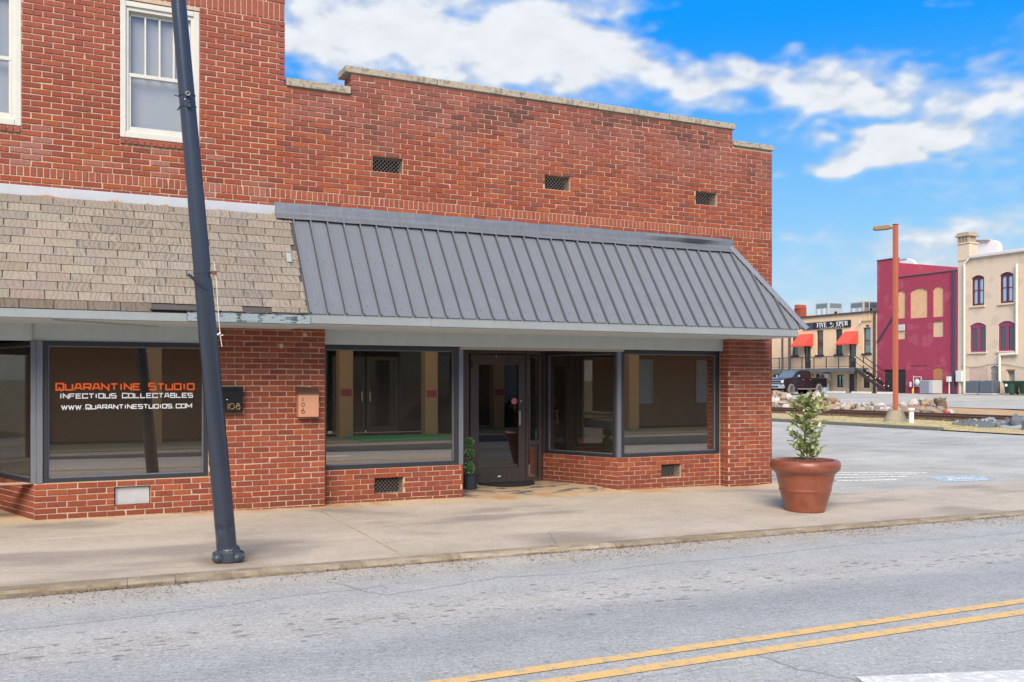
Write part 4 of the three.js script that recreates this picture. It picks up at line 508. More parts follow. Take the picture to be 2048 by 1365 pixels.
  const wd = new THREE.InstancedMesh(bl, new THREE.MeshStandardMaterial({ roughness: 1, side: THREE.DoubleSide }), 260); wd.name = 'joint_weeds'; for (let q = 0; q < 260; q++) { const c = [1.9, 2.05, 1.6, .6, 2.9][Math.floor(r() * 5)], z = c + (r() - .5) * .35, x = 3 + (r() - .5) * .02; o.position.set(x, walkY(x, z) - .005, z); o.rotation.set((r() - .5) * 1.4, r() * 6, (r() - .5) * 1.4); const s = .012 + r() * .022; o.scale.set(s * .6, s, s); o.updateMatrix(); wd.setMatrixAt(q, o.matrix); wd.setColorAt(q, colr.setRGB(.16 + r() * .2, .2 + r() * .1, .05)); } stuff(wd); tag(wd, 'small green and straw weeds growing in the pavement joint', 'weeds'); scene.add(wd);
}

// ===== planter with shrub, clipped topiary =====
function leafGeo(l, w, fold = .25) { const g = new THREE.BufferGeometry(), p = [[0, 0, 0], [-w * .42, fold * w * .5, l * .3], [0, 0, l * .35], [w * .42, fold * w * .5, l * .3], [-w * .40, fold * w * .5 - l * .05, l * .68], [0, -l * .04, l * .7], [w * .40, fold * w * .5 - l * .05, l * .68], [0, -l * .12, l]]; g.setAttribute('position', new THREE.Float32BufferAttribute(p.flat(), 3)); g.setAttribute('uv', new THREE.Float32BufferAttribute(p.flatMap((q) => [q[0] / w + .5, q[2] / l]), 2)); g.setIndex([0, 2, 1, 0, 3, 2, 1, 2, 5, 1, 5, 4, 2, 3, 6, 2, 6, 5, 4, 5, 7, 5, 6, 7]); g.computeVertexNormals(); return g; }
{
  const px = 8.78, pz = 2.34, py = walkY(px, pz) - .002;
  const pot = thing('plant_pot', 'large terracotta pot with a thick rolled rim standing on the pavement corner', 'plant pot', null, [px, py, pz]);
  const V = (a) => a.map((p) => new THREE.Vector2(...p));
  const pr = rngOf(3), clay = tex(512, (u, v) => { const s = sm(-.1, .45, tn(u, v * .5, 9, 3) + .5 * tn(u, v * .25, 30, 4)), d = sm(.1, .5, tn(u, v, 6, 8)), n = white(u, v, 256) - .5; return [lerp(.245, .205, s) * (1 + .1 * n), lerp(.068, .054, s) * (1 + .1 * n) + .008 * d, lerp(.034, .028, s) + .006 * d]; });
  const mPot = new THREE.MeshPhysicalMaterial({ map: clay, roughness: .42, clearcoat: .35, clearcoatRoughness: .3 });
  mesh('body', new THREE.LatheGeometry(V([[0, 0], [.238, 0], [.246, .006], [.25, .022], [.252, .03], [.268, .09], [.292, .17], [.312, .245], [.321, .262], [.327, .275], [.325, .288], [.322, .296], [.338, .36], [.354, .43], [.363, .47], [.372, .485], [.383, .50]]), 72), mPot, pot);
  mesh('rim', new THREE.LatheGeometry(V([[.372, .482], [.392, .505], [.416, .522], [.432, .55], [.438, .585], [.434, .62], [.420, .645], [.398, .658], [.372, .655], [.352, .64], [.345, .60], [.345, .5]]), 72), mPot, pot);
  { const g = new THREE.CircleGeometry(.35, 40, 0).rotateX(-Math.PI / 2); const rg = new THREE.RingGeometry(.0, .35, 40, 12).rotateX(-Math.PI / 2), p = rg.attributes.position; for (let i = 0; i < p.count; i++) { const x = p.getX(i), z = p.getZ(i), r = Math.hypot(x, z); p.setY(i, .605 + .055 * (1 - (r / .35) ** 2) + .014 * n2(x * 16, z * 16) + .008 * n2(x * 40, z * 40)); } rg.computeVertexNormals(); mesh('soil', metric(rg), M([.14, .06, .035], { roughness: 1, map: rep(T.agg, 3), bumpMap: rep(T.fine, 4), bumpScale: .01 }), pot); 
    const ch = []; for (let i = 0; i < 260; i++) { const a = pr() * 6.3, r = .34 * Math.sqrt(pr()), g2 = new THREE.BoxGeometry(.012 + pr() * .03, .004, .006 + pr() * .008).rotateY(pr() * 6).rotateX((pr() - .5) * .8).translate(Math.cos(a) * r, .612 + .055 * (1 - (r / .35) ** 2), Math.sin(a) * r); ch.push(g2); } stuff(mesh('mulch', ch, M([.20, .085, .045], { roughness: 1 }), pot)); }
  const sh = thing('shrub', 'young upright evergreen shrub with glossy leaves growing in the terracotta pot', 'shrub', null, [px + .01, py + .64, pz]);
  const st = [], tips = [], br = rngOf(12); const main = new THREE.CatmullRomCurve3([[0, -.08, 0], [.01, .08, .01], [-.015, .25, 0], [-.01, .45, .01], [.02, .66, 0], [.03, .78, 0]].map((p) => new THREE.Vector3(...p))); st.push(new THREE.TubeGeometry(main, 20, .011, 7));
  for (let i = 0; i < 54; i++) { const h = .16 + .84 * (i / 54), b = main.getPoint(h), a = i * 2.4 + br() * .8, y = b.y, env = .205 + .08 * Math.sin(Math.PI * clamp(y / .8, 0, 1)), l = env * (.45 + .65 * br()); const e = b.clone().add(new THREE.Vector3(Math.cos(a) * l, l * (.1 + br() * .5), Math.sin(a) * l)), m = b.clone().lerp(e, .5).add(new THREE.Vector3(0, -.02, 0)); const c = new THREE.QuadraticBezierCurve3(b, m, e); st.push(new THREE.TubeGeometry(c, 5, .0035, 4)); tips.push(c); }
  { const c = new THREE.CatmullRomCurve3([[.0, .02, 0], [.07, .04, .02], [.15, .06, .04], [.20, .11, .04], [.215, .17, .05]].map((p) => new THREE.Vector3(...p))); st.push(new THREE.TubeGeometry(c, 12, .003, 5)); tips.push(c); }
  mesh('stem', st.map(metric), M([.10, .075, .045], { roughness: .9 }), sh);
  const lg = [leafGeo(.066, .043), leafGeo(.058, .039, .4), leafGeo(.074, .046, .15)], lm = [[.27, .35, .10], [.38, .46, .15], [.17, .24, .075], [.52, .58, .25], [.68, .70, .44]].map((c) => new THREE.MeshPhysicalMaterial({ color: lin(...c), roughness: .35, side: THREE.DoubleSide, transmission: .42, thickness: 0 }));
  const mass = lm.map(() => []); let n = 0; const X = new THREE.Vector3(), tmp = new THREE.Object3D();
  const put = (p, out) => { tmp.position.copy(p); const d = out.clone().add(new THREE.Vector3((br() - .5) * 1.3, (br() - .3) * 1.1, (br() - .5) * 1.3)).normalize(); tmp.lookAt(p.clone().add(d)); tmp.rotateZ((br() - .5) * 1.6); const s = .75 + br() * .6; tmp.scale.setScalar(s); tmp.updateMatrix(); const k = Math.floor(Math.pow(br(), .8) * lm.length), g = lg[Math.floor(br() * 3)]; n++; if (n % 2 && n < 600) { const m = mesh('leaf', g, lm[k], sh); m.applyMatrix4(tmp.matrix); } else mass[k].push(g.clone().applyMatrix4(tmp.matrix)); };
  for (const c of tips) { const L = 13; for (let i = 0; i < L; i++) { const t = .25 + .75 * (i / (L - 1)), p = c.getPoint(t), o = c.getTangent(t).multiplyScalar(.7).add(new THREE.Vector3(Math.cos(i * 2.4), .3, Math.sin(i * 2.4)).multiplyScalar(.9)); put(p, o.normalize()); } }
  for (let i = 0; i < 40; i++) { const p = main.getPoint(.6 + .4 * i / 40); put(p, new THREE.Vector3(Math.cos(i * 2.4), .7, Math.sin(i * 2.4)).normalize()); }
  for (let k = 0; k < lm.length; k++) if (mass[k].length) stuff(mesh('leaves', mass[k], lm[k], sh));
}
{
  const x = 5.52, z = -.93, y = .012, box = thing('plant_pot', 'small square dark blue grey pot holding the clipped topiary beside the glass door', 'plant pot', null, [x, y, z]);
  const m = M([.03, .042, .055], { roughness: .5 }), s = .088; { const g = new THREE.CylinderGeometry(s * 1.41, s * 1.2, .20, 4, 1).rotateY(Math.PI / 4 + .25).translate(0, .10, 0); mesh('body', metric(g), m, box); mesh('rim', metric(new THREE.CylinderGeometry(s * 1.5, s * 1.46, .022, 4, 1).rotateY(Math.PI / 4 + .25).translate(0, .2, 0)), m, box); }
  const tp = thing('topiary', 'small clipped topiary of three stacked green balls beside the glass door', 'topiary', null, [x, y + .2, z]); mesh('stem', CY(.008, .008, .5, 0, -.02, 0, 8), M([.1, .07, .04]), tp);
  const tr = rngOf(55), lf = leafGeo(.022, .013), ms = [[.09, .22, .07], [.16, .34, .12], [.26, .46, .22], [.05, .13, .04]].map((c) => M(c, { roughness: .6, side: THREE.DoubleSide }));
  for (const [cy, r, ry] of [[.475, .066, .066], [.312, .075, .072], [.108, .072, .10]]) { const b = mesh('ball', metric(new THREE.IcosahedronGeometry(r * .86, 3).scale(1, ry / r, 1).translate(0, cy, 0)), M([.035, .08, .025], { roughness: 1 }), tp); const gs = ms.map(() => []), o = new THREE.Object3D(); for (let i = 0; i < 330; i++) { const u = tr() * 2 - 1, a = tr() * 6.283, q = Math.sqrt(1 - u * u), d = new THREE.Vector3(q * Math.cos(a), u, q * Math.sin(a)); o.position.set(d.x * r * .86, cy + d.y * ry * .86, d.z * r * .86); o.lookAt(o.position.clone().add(d).add(new THREE.Vector3((tr() - .5) * 1.4, (tr() - .3) * 1.4, (tr() - .5) * 1.4))); o.rotateZ(tr() * 6); o.scale.setScalar(.7 + tr() * .6); o.updateMatrix(); gs[Math.floor(tr() * 4)].push(lf.clone().applyMatrix4(o.matrix)); } gs.forEach((g, k) => g.length && stuff(mesh('leaves', g, ms[k], b))); }
}
// ===== car park, railway, ground towards the far buildings =====
const FX = 64, GY = farY(FX);
{
  const lotT = paint(1024, 1024, 0, 0, 16, 16, (x, z, i, j) => { const n = white(i / 256, j / 256, 256) - .5, a = tn(x / 16, z / 16, 6, 3), b = tn(x / 16, z / 16, 20, 5), s = tn(x / 16, z / 4 % 1, 14, 9); const k = 1 + .14 * a + .10 * b + .40 * n + .10 * s; return [.405 * k, .395 * k, .355 * k]; }, (c) => { const r = rngOf(2); for (let i = 0; i < 70; i++) { c.strokeStyle = `rgba(52,50,46,${.35 + r() * .4})`; c.lineWidth = .01 + r() * .012; let x = r() * 16, z = r() * 16; c.beginPath(); c.moveTo(x, z); for (let k = 0; k < 8; k++) { x += (r() - .5) * .9; z += (r() - .3) * .5; c.lineTo(x, z); } c.stroke(); } for (let i = 0; i < 40; i++) { c.fillStyle = `rgba(64,60,54,${.12 + r() * .2})`; c.beginPath(); c.ellipse(r() * 16, r() * 16, .2 + r() * .8, .1 + r() * .4, r() * 3, 0, 7); c.fill(); } });
  const mLot = new THREE.MeshStandardMaterial({ map: lotT, roughness: .95, bumpMap: rep(T.aggBump, 1), bumpScale: .004 });
  struct('car_park', sheet(10.335, 25.3, -70, 1.346, 16, 40, (x) => lotY(x), (x, z) => [x / 16, z / 16]), mLot);
  const L = (a, b, w) => { const dx = b[0] - a[0], dz = b[1] - a[1], l = Math.hypot(dx, dz), nx = -dz / l * w / 2, nz = dx / l * w / 2, mb = new MB(), p = (x, z) => [x, lotY(x) + .005, z], n = 8; for (let i = 0; i < n; i++) { const A = [lerp(a[0], b[0], i / n), lerp(a[1], b[1], i / n)], B = [lerp(a[0], b[0], (i + 1) / n), lerp(a[1], b[1], (i + 1) / n)]; mb.quad(p(A[0] - nx, A[1] - nz), p(B[0] - nx, B[1] - nz), p(B[0] + nx, B[1] + nz), p(A[0] + nx, A[1] + nz)); mb.quad(p(A[0] + nx, A[1] + nz), p(B[0] + nx, B[1] + nz), p(B[0] - nx, B[1] - nz), p(A[0] - nx, A[1] - nz)); } return mb.geo(); };
  const cvw = document.createElement('canvas'); cvw.width = cvw.height = 256; { const c = cvw.getContext('2d'), r = rngOf(4); c.fillStyle = '#f0efe8'; c.fillRect(0, 0, 256, 256); c.globalCompositeOperation = 'destination-out'; for (let i = 0; i < 500; i++) { c.fillStyle = `rgba(0,0,0,${.3 + r() * .6})`; c.beginPath(); c.ellipse(r() * 256, r() * 256, 1 + r() * 7, 1 + r() * 5, r() * 3, 0, 7); c.fill(); } }
  const wt = new THREE.CanvasTexture(cvw); wt.colorSpace = THREE.SRGBColorSpace; wt.wrapS = wt.wrapT = THREE.RepeatWrapping; const mW = new THREE.MeshStandardMaterial({ map: wt, transparent: true, roughness: .85 });
  for (const [a, b] of [[[11.2, -2.1], [14.35, -.45]], [[11.3, -1.5], [14.0, -.35]], [[11.0, -1.0], [13.5, -.15]], [[10.9, -.5], [12.9, .15]], ]) struct('parking_line', L(a, b, .11), mW);
  for (const z of [-12.3]) struct('parking_line', L([17, z], [22.3, z + .3], .1), mW);
  { const cv = document.createElement('canvas'); cv.width = cv.height = 512; const c = cv.getContext('2d'), r = rngOf(8); c.fillStyle = '#b4c9d6'; c.fillRect(24, 24, 464, 464); c.strokeStyle = '#e6e8e6'; c.fillStyle = '#e6e8e6'; c.lineWidth = 34; c.lineCap = 'round'; c.lineJoin = 'round'; c.beginPath(); c.arc(235, 110, 30, 0, 7); c.fill(); c.beginPath(); c.moveTo(238, 150); c.lineTo(248, 270); c.lineTo(345, 270); c.lineTo(385, 380); c.lineTo(420, 368); c.stroke(); c.beginPath(); c.moveTo(244, 205); c.lineTo(330, 205); c.stroke(); c.beginPath(); c.arc(245, 325, 98, -2.2, 1.0, true); c.stroke(); c.globalCompositeOperation = 'destination-out'; for (let i = 0; i < 1500; i++) { c.fillStyle = `rgba(0,0,0,${.2 + r() * .5})`; c.beginPath(); c.ellipse(r() * 512, r() * 512, 2 + r() * 12, 1 + r() * 8, r() * 3, 0, 7); c.fill(); } for (let i = 0; i < 40; i++) { c.fillStyle = 'rgba(0,0,0,.8)'; const e = Math.floor(r() * 4), p = r() * 512; c.beginPath(); c.ellipse(e < 2 ? p : e === 2 ? 20 : 492, e > 1 ? p : e ? 20 : 492, 20 + r() * 22, 14 + r() * 20, 0, 0, 7); c.fill(); }
    const t = new THREE.CanvasTexture(cv); t.colorSpace = THREE.SRGBColorSpace; const mb = new MB(), p = (x, z) => [x, lotY(x) + .005, z]; mb.quad(p(13.2, .80), p(14.45, 1.02), p(14.75, .22), p(13.6, .02), [1, 1, 1], [[0, 0], [1, 0], [1, 1], [0, 1]]); struct('parking_symbol', mb.geo(), new THREE.MeshStandardMaterial({ map: t, transparent: true, roughness: .85 })); }
  // low kerb at the far side of the car park
  const lk = new THREE.Group(); lk.name = 'car_park_kerb'; lk.userData.kind = 'structure'; scene.add(lk); const mLK = M([.15, .145, .125], { roughness: .95, map: rep(T.conc, .8), bumpMap: rep(T.fine, 1), bumpScale: .008 });
  for (let z = -60; z < -9.3; z += 3.05) mesh('kerb_length', RB(25.28, 25.55, -.1, .115 + .01 * n2(z, 1), z + .01, Math.min(z + 3.03, -9.2), .03), mLK, lk);
  // dry grass, ballast, bare earth
  const gr = tex(512, (u, v) => { const n = white(u, v, 256) - .5, a = tn(u, v, 10, 3), b = sm(.1, .5, tn(u, v, 6, 9)); const c = [lerp(.50, .28, b), lerp(.39, .27, b), lerp(.19, .10, b)]; return c.map((q) => q * (1 + .2 * a + .5 * n)); });
  const er = tex(512, (u, v) => { const n = white(u, v, 256) - .5, a = tn(u, v, 8, 3), b = sm(-.1, .4, tn(u, v, 5, 12)); const c = [lerp(.48, .40, b), lerp(.27, .31, b), lerp(.13, .19, b)]; return c.map((q) => q * (1 + .25 * a + .4 * n)); });
  const bump = (x, z) => .05 * fbm2(x * .35, z * .35, 3);
  struct('dry_grass_ground', sheet(25.4, 30.0, -70, 12, 10, 80, (x, z) => farY(x) + .03 + bump(x, z) * sm(25.4, 26.2, x), (x, z) => [x * .35, z * .35]), new THREE.MeshStandardMaterial({ map: gr, roughness: 1 }));
  struct('ballast_ground', sheet(29.9, 33.9, -70, 12, 8, 80, (x, z) => farY(x) - .04 + .3 * bump(x, z), (x, z) => [x * .5, z * .5]), M([.36, .29, .22], { map: rep(T.agg, 1), roughness: 1, bumpMap: rep(T.aggBump, 1), bumpScale: .02 }));
  struct('bare_earth', sheet(33.8, 43.5, -75, 12, 14, 80, (x, z) => farY(x) + .02 + 1.6 * bump(x, z), (x, z) => [x * .2, z * .2]), new THREE.MeshStandardMaterial({ map: er, roughness: 1 }));
  { const s = new THREE.Shape(); s.moveTo(40.5, 80); s.lineTo(64.2, 80); s.lineTo(64.2, -14); s.lineTo(40, -14); const r = rngOf(6); for (let z = 14; z < 80; z += 2) s.lineTo(40.3 + .5 * Math.sin(z * .4) + r() * .5 + (z > 24 ? 1.2 : 0), z); const g = new THREE.ShapeGeometry(s).rotateX(-Math.PI / 2), p = g.attributes.position; for (let i = 0; i < p.count; i++) p.setY(i, farY(p.getX(i)) + .05); g.computeVertexNormals(); const q = metric(g), u = q.attributes.uv; for (let i = 0; i < u.count; i++) u.setXY(i, u.getX(i) / 16, u.getY(i) / 16); struct('far_car_park', q, mLot); }
  { const r = rngOf(17), bl = new THREE.BufferGeometry(); bl.setAttribute('position', new THREE.Float32BufferAttribute([-.06, 0, 0, .06, 0, 0, .08, 1, .3], 3)); bl.computeVertexNormals(); const N = 9000, im = new THREE.InstancedMesh(bl, new THREE.MeshStandardMaterial({ roughness: 1, side: THREE.DoubleSide }), N), o = new THREE.Object3D(), c = new THREE.Color(); im.name = 'dry_grass'; for (let i = 0; i < N; i++) { const x = 25.6 + r() * 4.2, z = -32 + r() * 36; o.position.set(x, farY(x) + .02 + bump(x, z), z); o.rotation.set((r() - .5) * 1.2, r() * 6.3, (r() - .5) * 1.2); const s = .05 + r() * .11 * (.5 + sm(-.2, .5, fbm2(x * .8, z * .4, 2))); o.scale.set(s * .7, s, s); o.updateMatrix(); im.setMatrixAt(i, o.matrix); const g = sm(.15, .5, fbm2(x * .5 + 4, z * .25, 2)) * (r() < .7 ? 1 : 0), v = .7 + r() * .6; im.setColorAt(i, c.setRGB(lerp(.46, .22, g) * v, lerp(.36, .28, g) * v, lerp(.17, .07, g) * v)); } stuff(im); tag(im, 'short straw coloured grass on the strip beside the railway track', 'grass'); scene.add(im); }
  // railway track
  const tk = thing('railway_track', 'rusty railway track running past the far edge of the car park', 'railway track'), mRail = M([.16, .085, .055], { roughness: .8, metalness: .3 }), mTop = M([.34, .27, .22], { roughness: .4, metalness: .7 }), mTie = M([.11, .08, .06], { roughness: 1, map: T.streak });
  for (const x of [31.05, 32.5]) { const s = new THREE.Shape([[-.07, 0], [.07, 0], [.07, .012], [.012, .03], [.012, .105], [.036, .12], [.036, .155], [-.036, .155], [-.036, .12], [-.012, .105], [-.012, .03], [-.07, .012]].map((p) => new THREE.Vector2(...p))); const rl = mesh('rail', metric(new THREE.ExtrudeGeometry(s, { depth: 82, bevelEnabled: false }).translate(x, farY(x) + .03, -70)), mRail, tk); mesh('rail_head', BB(x - .034, x + .034, farY(x) + .185, farY(x) + .189, -70, 12), mTop, rl); }
  for (let z = -69.5; z < 11; z += .56) mesh('sleeper', RB(30.5, 33.05, farY(31) - .1, farY(31) + .035, z, z + .22, .015), mTie, tk);
}
// ===== rocks =====
{
  const r = rngOf(123), geos = []; for (let i = 0; i < 9; i++) { const pts = []; for (let k = 0; k < 16; k++) { const v = new THREE.Vector3(r() - .5, (r() - .5) * .8, r() - .5).normalize().multiplyScalar(.36 + r() * .2); v.y *= .75; pts.push(v); } geos.push(metric(new ConvexGeometry(pts))); }
  const mats = [[.56, .45, .35], [.64, .57, .50], [.43, .31, .22], [.36, .32, .28], [.52, .36, .25], [.70, .66, .62]].map((c) => M(c, { roughness: 1, map: rep(T.mortar, 1.5), bumpMap: rep(T.fine, 2), bumpScale: .02 })), grey = [[.20, .23, .25], [.32, .36, .38], [.42, .45, .46], [.14, .16, .18]].map((c) => M(c, { roughness: 1, map: rep(T.mortar, 1.5) }));
  const pile = (label, x, z0, z1, h, n, size, ms, y = farY(x) + .03, dx = 1.1) => { const t = thing('rock_pile', label, 'rock pile', null, [x, y, (z0 + z1) / 2]), L = (z1 - z0) / 2; for (let i = 0; i < n; i++) { const u = r() * 2 - 1, w = (r() * 2 - 1), top = h * Math.max(0, 1 - .85 * u * u - .5 * w * w), yy = top * Math.sqrt(r()) * .9, m = mesh('rock', geos[Math.floor(r() * 9)], ms[Math.floor(r() * ms.length)], t); m.position.set(w * dx, yy - .02, u * L); m.rotation.set(r() * 6, r() * 6, r() * 6); m.scale.setScalar(size * (.45 + r() * .9)); } const c = new THREE.SphereGeometry(1, 16, 8).scale(dx * .9, h * .5, L * .95); stuff(mesh('rubble', metric(c), ms[2], t)); return t; };
  pile('pale rock heap by the brick corner in front of the black pickup', 35.5, -29.4, -26.4, .95, 70, .5, mats); pile('pale rock heap directly behind the potted shrub', 36.2, -27.2, -24.1, .92, 70, .48, mats);
  pile('low spread of whitish rocks left of the red lamp post', 34.7, -22.2, -19.6, .52, 50, .42, [mats[5], mats[1], mats[0], mats[3]]); pile('rock heap right of the red lamp post behind the white pipe', 34.9, -19.3, -16.9, .70, 70, .42, mats);
  pile('dark grey boulders at the right edge beside the track', 28.1, -9.3, -5.4, .38, 46, .50, grey, farY(28) + .02, .9); { const t = thing('gravel_heap', 'low grey gravel heap left of the grey boulders', 'gravel', null, [28.6, farY(28.6), -9.6]); const g = new THREE.SphereGeometry(1, 24, 10).scale(.9, .24, 1.7), p = g.attributes.position; for (let i = 0; i < p.count; i++) p.setY(i, p.getY(i) + .03 * n2(p.getX(i) * 6, p.getZ(i) * 6)); mesh('gravel', metric(g), M([.36, .39, .40], { map: rep(T.agg, 1.5), roughness: 1, bumpMap: T.aggBump, bumpScale: .05 }), t); for (let i = 0; i < 60; i++) { const u = r() * 2 - 1, w = r() * 2 - 1, q = Math.sqrt(Math.max(0, 1 - u * u - w * w)); if (!q) continue; const m = mesh('stone', geos[i % 9], grey[i % 4], t); m.position.set(w * .9, q * .23, u * 1.7); m.scale.setScalar(.10 + r() * .1); m.rotation.set(r() * 6, r() * 6, 0); } }
  { const t = thing('tree_stump', 'grey brown upturned tree stump right of the rock heap', 'stump', null, [35.4, farY(35.4), -17.35]), m = M([.24, .17, .11], { roughness: 1, map: T.streak, bumpMap: T.fine, bumpScale: .02 }); const lump = (x, y, z, sx, sy, sz, k) => { const g = new THREE.IcosahedronGeometry(1, 3), p = g.attributes.position; for (let i = 0; i < p.count; i++) { const q = 1 + .35 * n3(p.getX(i) * 2 + k, p.getY(i) * 2, p.getZ(i) * 2) + .15 * n3(p.getX(i) * 5 + k, p.getY(i) * 5, p.getZ(i) * 5); p.setXYZ(i, p.getX(i) * q * sx + x, p.getY(i) * q * sy + y, p.getZ(i) * q * sz + z); } g.computeVertexNormals(); return metric(g); }; mesh('trunk', [lump(0, .3, .05, .16, .34, .2, 1), lump(0, .55, -.1, .15, .16, .28, 4)], m, t); mesh('root', [metric(rod([0, .5, -.2], [0, .68, -.42], .06, 8, .02)), metric(rod([0, .55, .1], [.05, .72, .2], .05, 8, .02)), metric(rod([0, .2, .1], [0, .02, .34], .06, 8, .03))], m, t); solo('red_flag', new THREE.IcosahedronGeometry(.1, 1).scale(.8, .9, 1.3).translate(35.2, farY(35) + .1, -16.95), M([.6, .05, .06]), 'small bright red scrap lying beside the upturned stump', 'scrap'); }
}
// ===== red lamp post, white pipe =====
{
  const x = 28.3, z = -13.55, y = farY(x), t = thing('lamp_post', 'rust red square lamp post on a concrete block beyond the car park', 'lamp post', null, [x, y, z]);
  const cb = new THREE.CylinderGeometry(.26, .46, .46, 4, 1).rotateY(Math.PI / 4 + .2).translate(0, .22, 0); mesh('concrete_base', metric(cb), M([.36, .31, .22], { roughness: 1, map: rep(T.conc, 1), bumpMap: T.fine, bumpScale: .02 }), t);
  mesh('pole', RB(-.073, .073, .44, 7.3, -.073, .073, .01).rotateY(.1), M([.50, .135, .065], { roughness: .6, map: rep(T.streak, .6) }), t);
  { const d = [-.69, -.72], g = [metric(beam([d[0] * .05, 7.2, d[1] * .05], [d[0] * .28, 7.2, d[1] * .28], .08, .08))]; mesh('arm', g, M([.30, .10, .05]), t); const s = new THREE.Shape([[.2, .06], [.3, .075], [.74, .045], [.76, -.03], [.70, -.06], [.26, -.05], [.2, -.02]].map((p) => new THREE.Vector2(...p))); const g2 = metric(new THREE.ExtrudeGeometry(s, { depth: .22, bevelEnabled: true, bevelSize: .02, bevelThickness: .02, bevelSegments: 2 }).translate(0, 0, -.11)).rotateY(Math.atan2(.72, -.69)).translate(0, 7.21, 0); mesh('lamp_head', g2, M([.24, .16, .09], { roughness: .5, metalness: .3 }), t); mesh('pole_cap', RB(-.085, .085, 7.3, 7.33, -.085, .085, .008).rotateY(.1), M([.25, .08, .05]), t); }
  const p = thing('marker_pipe', 'short white pipe with orange band standing beside the lamp post base', 'pipe', null, [28.05, farY(28), -12.62]); mesh('pipe', CY(.085, .085, .47, 0, -.02, 0, 20), M([.80, .82, .82], { roughness: .5 }), p); mesh('orange_band', CY(.088, .088, .05, 0, .43, 0, 20), M([.85, .28, .05]), p); mesh('cap', [CY(.125, .12, .05, 0, .48, 0, 20), new THREE.SphereGeometry(.12, 16, 6, 0, 6.3, 0, 1.57).scale(1, .3, 1).translate(0, .53, 0)], M([.80, .74, .66], { roughness: .6 }), p);
}
